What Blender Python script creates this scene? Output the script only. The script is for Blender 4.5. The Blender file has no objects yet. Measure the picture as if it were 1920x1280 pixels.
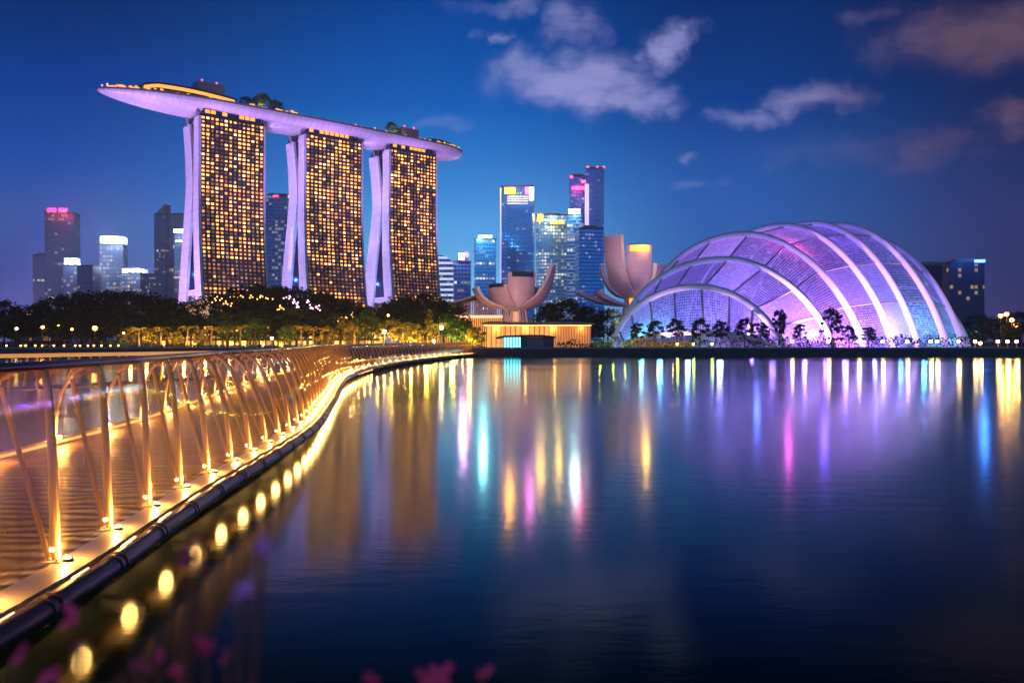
import bpy, bmesh, math, random
from mathutils import Vector, Matrix, noise
random.seed(11)
PI = math.pi
R = math.radians
F, CH = 1493.333, 3.0          # focal length in photo pixels, eye height over the water
scene = bpy.context.scene

# ------------------------------------------------------------------ camera
cam_d = bpy.data.cameras.new('camera'); cam = bpy.data.objects.new('camera', cam_d)
scene.collection.objects.link(cam); scene.camera = cam
cam.location = (0, 0, CH); cam.rotation_euler = (R(90), 0, 0)
cam_d.sensor_width = 36; cam_d.lens = 28
cam_d.clip_start = .05; cam_d.clip_end = 12000
cam_d.dof.use_dof = True; cam_d.dof.focus_distance = 60; cam_d.dof.aperture_fstop = 2.6

scene.view_settings.view_transform = 'Standard'; scene.view_settings.look = 'None'
scene.view_settings.exposure = 0; scene.view_settings.gamma = 1
scene.cycles.use_denoising = True
scene.cycles.max_bounces = 8; scene.cycles.diffuse_bounces = 2; scene.cycles.glossy_bounces = 3
scene.cycles.transmission_bounces = 4; scene.cycles.transparent_max_bounces = 16
scene.cycles.sample_clamp_indirect = 6; scene.cycles.sample_clamp_direct = 0
scene.cycles.caustics_reflective = True; scene.cycles.caustics_refractive = False

def lin(c):
    return tuple(((x/255)/12.92 if x/255 <= .04045 else ((x/255+.055)/1.055)**2.4) for x in c)

class NT:
    """small helper to write shader node trees"""
    def __init__(s, tree): s.t = tree; s.t.nodes.clear()
    def n(s, kind, **kw):
        x = s.t.nodes.new('ShaderNode'+kind)
        for k, v in kw.items(): setattr(x, k, v)
        return x
    def put(s, sock, v):
        if v is None: return
        if isinstance(v, bpy.types.NodeSocket): s.t.links.new(v, sock)
        else:
            if sock.type == 'RGBA' and len(v) == 3: v = (*v, 1)
            sock.default_value = v
    def m(s, op, a, b=None, c=None, clamp=False):
        x = s.n('Math', operation=op, use_clamp=clamp)
        for i, v in enumerate((a, b, c)): s.put(x.inputs[i], v)
        return x.outputs[0]
    def v(s, op, a, b=None, out=0):
        x = s.n('VectorMath', operation=op)
        s.put(x.inputs[0], a); s.put(x.inputs[1], b)
        return x.outputs[out]
    def comb(s, x=0, y=0, z=0):
        c = s.n('CombineXYZ')
        for i, q in enumerate((x, y, z)): s.put(c.inputs[i], q)
        return c.outputs[0]
    def sep(s, v):
        c = s.n('SeparateXYZ'); s.put(c.inputs[0], v); return c.outputs
    def mix(s, f, a, b):
        x = s.n('Mix', data_type='RGBA'); s.put(x.inputs[0], f); s.put(x.inputs[6], a); s.put(x.inputs[7], b)
        return x.outputs[2]
    def ramp(s, f, stops, interp='LINEAR'):
        x = s.n('ValToRGB'); e = x.color_ramp.elements; x.color_ramp.interpolation = interp
        while len(e) < len(stops): e.new(.5)
        for el, (p, c) in zip(e, stops): el.position = p; el.color = (*c, 1)
        s.put(x.inputs[0], f); return x.outputs[0]
    def smooth(s, v, lo, hi, a=0., b=1.):
        x = s.n('MapRange', interpolation_type='SMOOTHSTEP')
        for i, q in enumerate((v, lo, hi, a, b)): s.put(x.inputs[i], q)
        return x.outputs[0]
    def noise(s, vec, scale, detail=3, rough=.5, dim='3D'):
        x = s.n('TexNoise', noise_dimensions=dim); s.put(x.inputs['Vector'], vec)
        x.inputs['Scale'].default_value = scale; x.inputs['Detail'].default_value = detail; x.inputs['Roughness'].default_value = rough
        return x.outputs[0]

# ------------------------------------------------------------------ sky at nightfall (directions only: azimuth and elevation)
world = bpy.data.worlds.new('World'); scene.world = world; world.use_nodes = True
w = NT(world.node_tree)
sx, sy, sz = w.sep(w.n('TexCoord').outputs['Generated'])
az = w.m('ARCTAN2', sx, sy); el = w.m('ARCSINE', sz)
elf = w.m('DIVIDE', w.m('MAXIMUM', el, 0), R(40), clamp=True)
def elp(py): return math.degrees(math.atan((640-py)/F))/40
def sky_col(stops): return w.ramp(elf, [(p, lin(c)) for p, c in stops], 'EASE' if 0 else 'LINEAR')
E = elp
c_left = sky_col([(E(640), (72,74,136)), (E(540), (63,73,142)), (E(450), (56,77,150)), (E(350), (24,70,150)), (E(200), (4,55,136)), (E(0), (2,30,88)), (1, (2,10,30))])
c_cl = sky_col([(E(640), (120,185,225)), (E(550), (104,178,224)), (E(450), (74,156,214)), (E(350), (40,124,196)), (E(200), (0,92,178)), (E(0), (0,66,150)), (1, (1,12,36))])
c_mr = sky_col([(E(640), (70,100,165)), (E(550), (56,96,165)), (E(450), (44,88,162)), (E(350), (34,82,156)), (E(200), (4,58,134)), (E(0), (0,42,110)), (1, (1,9,28))])
c_rt = sky_col([(E(640), (58,46,84)), (E(550), (46,44,86)), (E(450), (42,46,92)), (E(350), (26,40,86)), (E(200), (7,30,76)), (E(0), (5,20,54)), (1, (2,6,18))])
s1 = w.smooth(az, R(-31), R(-5)); s2 = w.smooth(az, R(-3), R(15)); s3 = w.smooth(az, R(14), R(34))
sky = w.mix(s3, w.mix(s2, w.mix(s1, c_left, c_cl), c_mr), c_rt)
# drifting clouds
p = w.comb(az, el, 0)
warp = w.n('TexNoise'); w.put(warp.inputs['Vector'], p); warp.inputs['Scale'].default_value = 14; warp.inputs['Detail'].default_value = 5
warp.inputs['Roughness'].default_value = .58
pw = w.v('ADD', p, w.v('MULTIPLY', w.v('SUBTRACT', warp.outputs['Color'], (.5, .5, .5)), (.17, .07, 0)))
fib = w.noise(w.v('MULTIPLY', w.v('ADD', p, w.comb(w.m('MULTIPLY', el, 1.3), 0, 0)), (11, 46, 1)), 1.9, 7, .66)
clouds = [(1075,152,185,62,1.1), (1185,178,110,34,.8), (985,125,60,48,.7), (1262,92,58,42,.95), (1265,60,66,22,.4), (1075,52,75,42,.6),
          (930,72,36,16,.65), (955,14,110,20,.55), (1400,226,85,22,.6), (1515,192,105,32,.75), (1860,55,190,72,1.0), (1750,75,70,55,.55),
          (1890,222,78,34,.75), (1745,285,95,42,.5), (1290,285,34,11,.45), (850,222,60,20,.35), (1300,350,60,14,.3), (1650,20,70,26,.4), (1590,285,200,38,.28)]
tot = None
for cx, cy, rx, ry, am in clouds:
    a0 = math.atan2(cx-960, F); e0 = math.atan2(640-cy, math.hypot(F, cx-960))
    d = w.v('LENGTH', w.v('MULTIPLY', w.v('SUBTRACT', pw, (a0, e0, 0)), (F/rx*.92, F/ry*.95, 0)), out=1)
    g = w.m('MULTIPLY', w.smooth(d, 1.25, 0.), am)
    tot = g if tot is None else w.m('MAXIMUM', tot, g)
dens = w.m('MULTIPLY', tot, w.m('ADD', .42, w.m('MULTIPLY', fib, 1.25)))
mask = w.smooth(dens, .02, 1.18, 0, .84)
ccol = w.mix(w.smooth(az, R(14), R(29)), w.mix(w.noise(p, 11, 3), lin((132,146,214)), lin((172,164,216))), lin((104,78,96)))
sky = w.mix(mask, sky, ccol)
# the sky behind the viewer: plain deep blue
sky = w.mix(w.smooth(sy, .15, -.25), sky, w.ramp(elf, [(0, lin((118,160,218))), (.4, lin((52,108,186))), (1, lin((4,22,60)))]))
sky = w.mix(w.smooth(sz, 0, -.03), sky, lin((10,16,34)))
bg = w.n('Background'); w.put(bg.inputs[0], w.v('SCALE', sky)); w.put(bg.inputs[0].links[0].from_node.inputs['Scale'], w.smooth(el, 0, R(24), 1.62, .95)); bg.inputs[1].default_value = 1.08
wo = w.n('OutputWorld'); w.put(wo.inputs[0], bg.outputs[0])

# ------------------------------------------------------------------ floodlights of the place
def spot(loc, target, power, col, angle, blend=.6, radius=.6):
    d = bpy.data.lights.new('floodlight', 'SPOT'); d.energy = power; d.color = col
    d.spot_size = R(angle); d.spot_blend = blend; d.shadow_soft_size = radius
    o = bpy.data.objects.new('floodlight', d); scene.collection.objects.link(o); o.location = loc
    o.rotation_euler = (Vector(target)-Vector(loc)).to_track_quat('-Z', 'Y').to_euler(); return o
def lamp(loc, power, col, radius=.15, name='lamp_light'):
    d = bpy.data.lights.new(name, 'POINT'); d.energy = power; d.color = col; d.shadow_soft_size = radius
    o = bpy.data.objects.new(name, d); scene.collection.objects.link(o); o.location = loc; return o
WARM = (1., .56, .2); AMBER = (1., .40, .08); VIOLET = (.52, .25, 1.); PINKV = (.76, .38, 1.)
# purple wash on the three hotel towers' fins and the hull of the deck (projectors on the ground before them)
spot((-292, 430, 6), (-207, 520, 84), 1.5e6, (.72,.40,1.), 74)
GAPV = (.62, .40, 1.)
for ga in (44.6, 118.6):          # projectors on one tower's end wall that wash the next tower's fins
    for gz, gp in ((8, 1.5e4), (44, 1.8e4), (80, 1.8e4), (114, 1.8e4), (144, 1.2e4)):
        for gb in (6, 32): spot((-202+.769*ga-.639*gb, 517+.639*ga+.769*gb, gz), (-202+.769*(ga+40)-.639*gb, 517+.639*(ga+40)+.769*gb, gz), gp*1.15, GAPV, 150, .9)
for (x, y, tx, ty, pw_) in ((-245, 400, -232, 497, 7e5), (-160, 450, -168, 552, 7e5), (-100, 500, -112, 596, 7e5), (-40, 560, -62, 652, 6e5)):
    spot((x, y, 8), (tx, ty, 160), pw_*1.7, (.60, .29, 1.), 40, .9)
# ------------------------------------------------------------------ object helpers
col = scene.collection
OFF = {}
class MB:
    """collects faces and links them as ONE mesh object"""
    def __init__(s): s.v = []; s.f = []; s.uv = []; s.sm = []; s.val = []
    def face(s, pts, uv=None, smooth=False, val=1.):
        b = len(s.v); s.v += [tuple(q) for q in pts]; s.f.append(tuple(range(b, b+len(pts)))); s.uv.append(uv); s.sm.append(smooth); s.val.append(val)
    def hexa(s, c, smooth=False):      # 8 corners: bottom ring 0-3, top ring 4-7
        b = len(s.v); s.v += [tuple(q) for q in c]
        for f in ((3,2,1,0), (4,5,6,7), (0,1,5,4), (1,2,6,5), (2,3,7,6), (3,0,4,7)):
            s.f.append(tuple(b+i for i in f)); s.uv.append(None); s.sm.append(smooth); s.val.append(1.)
    def box(s, x0, y0, z0, x1, y1, z1):
        s.hexa([(x0,y0,z0),(x1,y0,z0),(x1,y1,z0),(x0,y1,z0),(x0,y0,z1),(x1,y0,z1),(x1,y1,z1),(x0,y1,z1)])
    def bar(s, p, q, w, h=None, up=(0,0,1)):          # rectangular bar from p to q
        p, q = Vector(p), Vector(q); h = h or w; d = (q-p).normalized(); u = Vector(up)
        a = d.cross(u)
        if a.length < 1e-4: a = d.cross(Vector((1,0,0)))
        a.normalize(); b = a.cross(d).normalized(); a = a*w/2; b = b*h/2
        s.hexa([p-a-b, p+a-b, q+a-b, q-a-b, p-a+b, p+a+b, q+a+b, q-a+b])
    def grid(s, rows, smooth=True, closed=False, uvs=None, flip=False):
        """rows of equally many points joined to a sheet"""
        b = len(s.v); n = len(rows[0])
        for r in rows: s.v += [tuple(q) for q in r]
        for i in range(len(rows)-1):
            for j in range(n if closed else n-1):
                k = (j+1) % n
                f = (b+i*n+j, b+i*n+k, b+(i+1)*n+k, b+(i+1)*n+j)
                q = [(i,j),(i,j+1),(i+1,j+1),(i+1,j)]
                if flip: f = f[::-1]; q = q[::-1]
                s.f.append(f); s.uv.append([uvs(*t) for t in q] if uvs else None); s.sm.append(smooth); s.val.append(1.)
    def tube(s, pts, r, n=8, caps=True, flat=1.):
        pts = [Vector(q) for q in pts]; rows = []
        dr = [(b_-a).normalized() for a, b_ in zip(pts, pts[1:])]; steep = max(abs(q.z) for q in dr) > .88
        up0 = Vector((0,0,1)) if not steep else (Vector((0,1,0)) if max(abs(q.y) for q in dr) < .8 else Vector((1,0,0)))
        for i, q in enumerate(pts):
            d = (pts[min(i+1, len(pts)-1)]-pts[max(i-1, 0)]).normalized()
            u = up0
            a = d.cross(u).normalized(); bb = a.cross(d).normalized(); rr = r[i] if isinstance(r, (list, tuple)) else r
            rows.append([q+a*rr*math.cos(2*PI*k/n)+bb*rr*flat*math.sin(2*PI*k/n) for k in range(n)])
        s.grid(rows, closed=True)
        if caps: s.face(rows[0]); s.face(rows[-1][::-1])
    def prism(s, poly, z0, z1, uvw=False):            # vertical prism over a counter-clockwise polygon
        n = len(poly); u = 0
        for i in range(n):
            a, b_ = poly[i], poly[(i+1) % n]; L = math.hypot(b_[0]-a[0], b_[1]-a[1])
            s.face([(*a,z0),(*b_,z0),(*b_,z1),(*a,z1)], [(u,z0),(u+L,z0),(u+L,z1),(u,z1)] if uvw else None); u += L+37
        s.face([(*q,z1) for q in poly], [(-500,-500)]*n if uvw else None); s.face([(*q,z0) for q in poly[::-1]], [(-500,-500)]*n if uvw else None)
    def ball(s, c, r, n=8, m=6, sq=(1,1,1)):
        c = Vector(c)
        rows = [[c+Vector((r*sq[0]*math.sin(PI*i/m)*math.cos(2*PI*k/n), r*sq[1]*math.sin(PI*i/m)*math.sin(2*PI*k/n), r*sq[2]*math.cos(PI*i/m))) for k in range(n)] for i in range(m+1)]
        s.grid(rows, closed=True, flip=True)
    def mesh(s, name, mat, off=(0,0,0)):
        me = bpy.data.meshes.new(name); off = Vector(off)
        me.from_pydata([(x-off.x, y-off.y, z-off.z) for x, y, z in s.v], [], s.f)
        if any(s.uv):
            ul = me.uv_layers.new(name='UVMap'); k = 0
            for u, f in zip(s.uv, s.f):
                for i in range(len(f)):
                    ul.data[k].uv = u[i] if u else (0, 0); k += 1
        if any(q != 1. for q in s.val):
            at = me.attributes.new('glow', 'FLOAT', 'FACE'); at.data.foreach_set('value', s.val)
        me.polygons.foreach_set('use_smooth', s.sm)
        me.materials.append(mat); me.update(); return me
    def build(s, name, mat, parent=None):
        off = OFF.get(parent.name, Vector()) if parent else Vector()
        o = bpy.data.objects.new(name, s.mesh(name, mat, off)); col.objects.link(o)
        if parent: o.parent = parent; OFF[o.name] = off
        return o
def inst(name, mesh, loc, parent, rot=None):          # another object over the same mesh data (no ops)
    o = bpy.data.objects.new(name, mesh); col.objects.link(o); o.location = Vector(loc)-OFF[parent.name]; o.parent = parent
    if rot is not None: o.rotation_euler = rot
    OFF[o.name] = OFF[parent.name]; return o
def tag(o, label=None, cat=None, group=None, kind=None):
    if label: o['label'] = label
    if cat: o['category'] = cat
    if group: o['group'] = group
    if kind: o['kind'] = kind
    return o
def thing(name, label, cat, loc=(0,0,0), group=None):
    o = bpy.data.objects.new(name, None); col.objects.link(o); o.location = loc; o.empty_display_size = .5
    OFF[o.name] = Vector(loc); return tag(o, label, cat, group)
def dup(root, loc, rotz=0, scale=1, label=None, group=None):
    def cp(o, par):
        c = o.copy(); col.objects.link(c); c.parent = par
        for ch in o.children: cp(ch, c)
        return c
    r = cp(root, None); r.location = loc; r.rotation_euler = (0, 0, rotz); r.scale = scale if hasattr(scale, '__len__') else (scale,)*3
    if label: r['label'] = label
    if group: r['group'] = group
    return r
def P(px, py, Y): return Vector(((px-960)/F*Y, Y, CH-(py-640)/F*Y))
def X(px, Y): return (px-960)/F*Y
def Z(py, Y): return CH-(py-640)/F*Y

# ------------------------------------------------------------------ materials
def pmat(name, c, rough=.6, metal=0., emit=None, es=0., var=.12, scale=1.5, spec=None, bump=0.):
    m = bpy.data.materials.new(name); m.use_nodes = True; t = NT(m.node_tree)
    b = t.n('BsdfPrincipled'); o = t.n('OutputMaterial'); t.t.links.new(b.outputs[0], o.inputs[0])
    if var:
        nz = t.noise(t.n('TexCoord').outputs['Object'], scale, 4)
        f = t.m('ADD', 1-var, t.m('MULTIPLY', nz, 2*var))
        t.put(b.inputs['Base Color'], t.v('SCALE', t.comb(*c))) if 0 else None
        sc = t.n('VectorMath', operation='SCALE'); sc.inputs[0].default_value = c; t.put(sc.inputs['Scale'], f)
        t.put(b.inputs['Base Color'], sc.outputs[0])
        if bump:
            bp = t.n('Bump'); bp.inputs['Strength'].default_value = bump; t.put(bp.inputs['Height'], nz); t.put(b.inputs['Normal'], bp.outputs[0])
    else: t.put(b.inputs['Base Color'], c)
    b.inputs['Roughness'].default_value = rough; b.inputs['Metallic'].default_value = metal
    if spec is not None: b.inputs['Specular IOR Level'].default_value = spec
    if emit: t.put(b.inputs['Emission Color'], emit); b.inputs['Emission Strength'].default_value = es
    return m
def glow(name, c, es): return pmat(name, tuple(min(1, q) for q in c), .5, 0, c, es, 0)

def facade(name, base=(.03,.05,.09), cw=3., ch=3.6, frac=.25, rows=.1, warm=(1,.72,.35), cool=(.8,.9,1), es=1.2, metal=.55, rough=.25, frame=(.05,.07,.1),
           mx=.12, my=.25, seed=0., lines=None, blank_above=None, clump=1.3):
    """curtain wall: dark glass in a frame grid, rooms lit at random"""
    m = bpy.data.materials.new(name); m.use_nodes = True; t = NT(m.node_tree)
    b = t.n('BsdfPrincipled'); o = t.n('OutputMaterial'); t.t.links.new(b.outputs[0], o.inputs[0])
    u, v, _ = t.sep(t.n('TexCoord').outputs['UV'])
    cu, cv = t.m('DIVIDE', u, cw), t.m('DIVIDE', v, ch)
    iu, iv = t.m('FLOOR', cu), t.m('FLOOR', cv); fu, fv = t.m('FRACT', cu), t.m('FRACT', cv)
    wn = t.n('TexWhiteNoise', noise_dimensions='3D'); t.put(wn.inputs['Vector'], t.comb(iu, iv, seed+.5))
    r1 = wn.outputs['Value']; cr, cg, cb = t.sep(wn.outputs['Color'])
    rn = t.n('TexWhiteNoise', noise_dimensions='2D'); t.put(rn.inputs['Vector'], t.comb(iv, seed+7.3, 0))
    big = t.noise(t.comb(t.m('MULTIPLY', iu, .22), t.m('MULTIPLY', iv, .13), seed*3.1+.2), 1., 2)
    th = t.m('MULTIPLY', frac, t.smooth(big, .36, .72, .15, clump+.9))
    lit = t.m('LESS_THAN', r1, th)
    rowlit = t.m('MULTIPLY', t.m('LESS_THAN', rn.outputs['Value'], rows), t.m('LESS_THAN', cg, .62))
    lit = t.m('MAXIMUM', lit, rowlit)
    win = t.m('MULTIPLY', t.m('MULTIPLY', t.m('GREATER_THAN', fu, mx), t.m('LESS_THAN', fu, 1-mx)), t.m('MULTIPLY', t.m('GREATER_THAN', fv, my), t.m('LESS_THAN', fv, 1-my*.6)))
    up = t.m('LESS_THAN', t.m('ABSOLUTE', t.sep(t.n('NewGeometry').outputs['Normal'])[2]), .6)
    win = t.m('MULTIPLY', win, up)
    if blank_above is not None: win = t.m('MULTIPLY', win, t.m('LESS_THAN', v, blank_above))
    t.put(b.inputs['Base Color'], t.mix(win, frame, base))
    t.put(b.inputs['Metallic'], t.m('MULTIPLY', win, metal)); t.put(b.inputs['Roughness'], t.m('ADD', rough, t.m('MULTIPLY', cb, .12)))
    e = t.m('MULTIPLY', t.m('MULTIPLY', lit, win), t.m('ADD', .25, t.m('MULTIPLY', t.m('POWER', cr, 2.), 1.6)))
    ec = t.mix(t.m('GREATER_THAN', cb, .55), warm, cool)
    if lines:                                              # lit louvre bands between the floors
        lcol, ls, lw = lines
        ln = t.m('MULTIPLY', t.m('MULTIPLY', t.m('LESS_THAN', fv, lw), up), ls)
        ec = t.mix(t.m('GREATER_THAN', ln, .001), ec, lcol); e = t.m('MAXIMUM', e, ln)
    t.put(b.inputs['Emission Color'], ec); t.put(b.inputs['Emission Strength'], t.m('MULTIPLY', e, es))
    return m

M = {}
def panelled(name, c, rough, axis, pitch, width, axis2, pitch2):
    m = bpy.data.materials.new(name); m.use_nodes = True; t = NT(m.node_tree)
    b = t.n('BsdfPrincipled'); o = t.n('OutputMaterial'); t.t.links.new(b.outputs[0], o.inputs[0]); pos = t.n('NewGeometry').outputs['Position']
    q1 = t.m('DIVIDE', t.v('DOT_PRODUCT', pos, axis, out=1), pitch); q2 = t.m('DIVIDE', t.v('DOT_PRODUCT', pos, axis2, out=1), pitch2)
    seam = t.m('MAXIMUM', t.m('LESS_THAN', t.m('FRACT', q1), width), t.m('LESS_THAN', t.m('FRACT', q2), width*.6))
    wn = t.n('TexWhiteNoise', noise_dimensions='2D'); t.put(wn.inputs['Vector'], t.comb(t.m('FLOOR', q1), t.m('FLOOR', q2), 0))
    f = t.m('MULTIPLY', t.m('SUBTRACT', 1., t.m('MULTIPLY', seam, .2)), t.m('ADD', .93, t.m('MULTIPLY', wn.outputs['Value'], .08)))
    f = t.m('MULTIPLY', f, t.m('ADD', .86, t.m('MULTIPLY', t.noise(pos, .06, 4), .28)))
    sc = t.n('VectorMath', operation='SCALE'); sc.inputs[0].default_value = c; t.put(sc.inputs['Scale'], f); t.put(b.inputs['Base Color'], sc.outputs[0]); b.inputs['Roughness'].default_value = rough
    return m
M['fin'] = panelled('white_fin_panel', (.80,.80,.82), .5, (0,0,1), 5.9, .07, (-.64,.77,0), 4.3)
M['hull'] = panelled('white_hull_panel', (.78,.78,.80), .42, (.77,.64,0), 4.4, .10, (-.64,.77,.35), 5.5)
M['dark'] = pmat('dark_metal', (.03,.03,.035), .45, .3)
M['bronze'] = pmat('bronze_mullion', (.10,.06,.045), .4, .5)
M['concrete'] = pmat('grey_concrete', (.24,.22,.21), .8, scale=.6, bump=.1)
M['brown_box'] = pmat('brown_plant_room_cladding', (.36,.25,.28), .7, var=.08)
M['warmlit'] = glow('warm_lit_strip', (1., .42, .06), 1.5)
M['warmwhite'] = glow('warm_white_lamp', (1., .68, .36), 28)
M['orange'] = glow('sodium_lamp', (1., .33, .05), 24)
M['white'] = glow('white_lit_crown', (.72,.88,1.), 11)
M['red'] = glow('red_lit_sign', (1., .02, .10), 12)
M['beacon'] = glow('red_beacon', (1., .06, .1), 7)
M['magenta'] = glow('magenta_lit_sign', (1., .03, .42), 20)
M['orangesign'] = glow('orange_lit_sign', (1., .26, .015), 13)
M['bluesign'] = glow('blue_lit_sign', (.08,.2,1.), 8)
M['violetlit'] = glow('violet_lit_strip', (.66,.52,1.), 1.1)
M['cyanlit'] = glow('cyan_lit_glass', (.12,.72,.85), 5)
M['yellowgreen'] = glow('yellow_green_lamp', (.75,.95,.12), 16)

def leafmat(name, a, b_):
    m = bpy.data.materials.new(name); m.use_nodes = True; t = NT(m.node_tree)
    g = t.n('NewGeometry'); rn = g.outputs['Random Per Island']
    c = t.mix(rn, a, b_); df = t.n('BsdfDiffuse'); t.put(df.inputs[0], c); tr = t.n('BsdfTranslucent'); t.put(tr.inputs[0], c)
    mx = t.n('MixShader'); mx.inputs[0].default_value = .3; t.t.links.new(df.outputs[0], mx.inputs[1]); t.t.links.new(tr.outputs[0], mx.inputs[2])
    o = t.n('OutputMaterial'); t.t.links.new(mx.outputs[0], o.inputs[0]); return m
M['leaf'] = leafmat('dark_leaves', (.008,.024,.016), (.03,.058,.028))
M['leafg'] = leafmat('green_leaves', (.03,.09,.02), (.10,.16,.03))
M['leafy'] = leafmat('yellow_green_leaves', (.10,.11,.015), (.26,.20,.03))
M['bark'] = pmat('bark', (.07,.05,.035), .9, scale=4, bump=.4)

# ------------------------------------------------------------------ water, ground, quay
def water_mat():
    m = bpy.data.materials.new('still_bay_water'); m.use_nodes = True; t = NT(m.node_tree)
    g = t.n('BsdfAnisotropic'); d = t.n('BsdfDiffuse'); o = t.n('OutputMaterial'); mx = t.n('MixShader'); t.t.links.new(mx.outputs[0], o.inputs[0])
    pos = t.n('NewGeometry').outputs['Position']
    d.inputs[0].default_value = (.0006,.010,.014,1); g.inputs[0].default_value = (.82,1,.90,1)
    patch = t.noise(t.v('MULTIPLY', pos, (.02,.05,0)), 1., 3)
    t.put(g.inputs['Roughness'], t.smooth(patch, .3, .7, .10, .15))
    rip = t.noise(t.v('MULTIPLY', pos, (.8,2.6,0)), 1., 3, .55); rip2 = t.noise(t.v('MULTIPLY', pos, (3.,9.,0)), 1., 2, .5)
    bp = t.n('Bump'); bp.inputs['Strength'].default_value = .009; bp.inputs['Distance'].default_value = .35
    t.put(bp.inputs['Height'], t.m('ADD', rip, t.m('MULTIPLY', rip2, .3))); t.put(g.inputs['Normal'], bp.outputs[0]); t.put(d.inputs['Normal'], bp.outputs[0])
    fr = t.n('Fresnel'); fr.inputs[0].default_value = 1.33; t.put(fr.inputs['Normal'], bp.outputs[0])
    t.put(mx.inputs[0], t.m('SUBTRACT', t.m('MULTIPLY', fr.outputs[0], 1.68), .125, clamp=True))
    t.t.links.new(d.outputs[0], mx.inputs[1]); t.t.links.new(g.outputs[0], mx.inputs[2])
    return m
mb = MB(); mb.face([(-1500,-60,0),(1500,-60,0),(1500,159.5,0),(-1500,159.5,0)])
tag(mb.build('water', water_mat()), kind='structure')
mb = MB(); mb.face([(-1600,159.4,1.6),(1600,159.4,1.6),(1600,1500,1.6),(-1600,1500,1.6)])
tag(mb.build('ground', pmat('park_ground', (.035,.04,.025), .95, scale=.2)), kind='structure')
mb = MB(); mb.box(-1500,157.2,-.6,1500,159.4,1.55)
tag(mb.build('embankment', pmat('dark_quay_stone', (.07,.065,.06), .85, scale=.8, bump=.2)), kind='structure')
mb = MB(); mb.face([(-900,160.2,1.604),(900,160.2,1.604),(900,164.5,1.604),(-900,164.5,1.604)])
tag(mb.build('promenade_path', pmat('promenade_paving', (.2,.17,.14), .8, scale=2)), kind='structure')
mb = MB()
for x0 in range(-400, 400, 8): mb.box(x0+.02, 157.1, 1.55, x0+7.98, 157.9, 1.85)
k = mb.build('quay_kerb', M['concrete']); tag(k, 'long grey stone kerb along the edge of the far quay', 'kerb')
# the bank the photographer stands on
mb = MB(); n = 24
mb.grid([[(-5+13*i/n, y, (1.45 if y < .4 else 1.45-(y-.4)*1.5)+.12*noise.noise((i*.7, y*2, 3))) for i in range(n+1)] for y in (-5,-3,-1,0,.4,.7,1.,1.3,1.6)], flip=True)
tag(mb.build('near_bank', pmat('bank_soil', (.04,.03,.02), .95, scale=6, bump=.4)), kind='structure')
# ------------------------------------------------------------------ the hotel: three leaning towers under one long deck
P0 = Vector((-202, 517, 0)); D = Vector((.77, .64, 0)).normalized(); N = Vector((.64, -.77, 0)).normalized()
HT, ZB = 151.5, 1.6
def LP(a, b, z): q = P0 + D*a - N*b; return Vector((q.x, q.y, z))
def bf(t): return -12*(1-t)**2.1 + 2.2*math.sin(PI*min(1, t*1.15))*(t > 0)          # facade line
def b1(t): return bf(t)+8+4.5*(1-t)**1.5                                            # back of the front slab
def b2(t): return b1(t) + 1.6 + (8*((t-.72)/.28)**1.3 if t > .72 else 27*((.72-t)/.72)**1.25)   # front of the rear slab
def b3(t): return b2(t)+12+4*(1-t)
TS = [i/26 for i in range(27)]
def zt(t): return ZB+(HT-ZB)*t

def room_mat(name, attr):
    m = bpy.data.materials.new(name); m.use_nodes = True; t = NT(m.node_tree)
    b = t.n('BsdfPrincipled'); o = t.n('OutputMaterial'); t.t.links.new(b.outputs[0], o.inputs[0])
    if attr: a = t.n('Attribute', attribute_name='glow'); r = a.outputs['Fac']
    else: r = t.n('ObjectInfo').outputs['Random']
    if attr: s = t.m('MULTIPLY', r, 5.2); hue = t.m('FRACT', t.m('MULTIPLY', r, 37.7))
    else: s = t.m('ADD', 3.2, t.m('MULTIPLY', r, 2.6)); hue = t.m('FRACT', t.m('MULTIPLY', r, 7.7))
    t.put(b.inputs['Base Color'], (.05,.04,.04)); b.inputs['Roughness'].default_value = .2
    t.put(b.inputs['Emission Color'], t.ramp(hue, [(0, (1,.22,.025)), (.3, (1,.34,.05)), (.75, (1,.42,.08)), (1, (1,.60,.24))])); t.put(b.inputs['Emission Strength'], s)
    return m
M['room'] = room_mat('lit_hotel_room', False); M['rooms'] = room_mat('hotel_room_windows', True)
M['hglass'] = pmat('hotel_dark_glass', (.05,.045,.06), .22, .35, var=.15, scale=.3)
M['atrium'] = facade('atrium_glass', (.08,.16,.3), 3, 3, .5, .4, (1,.45,.1), (.2,.5,1), 1.3, metal=.5, seed=3)
wm = MB(); wm.box(-.90,-.16,-.66,.90,.1,.66); WIN_MESH = wm.mesh('window', M['room'])

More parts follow.
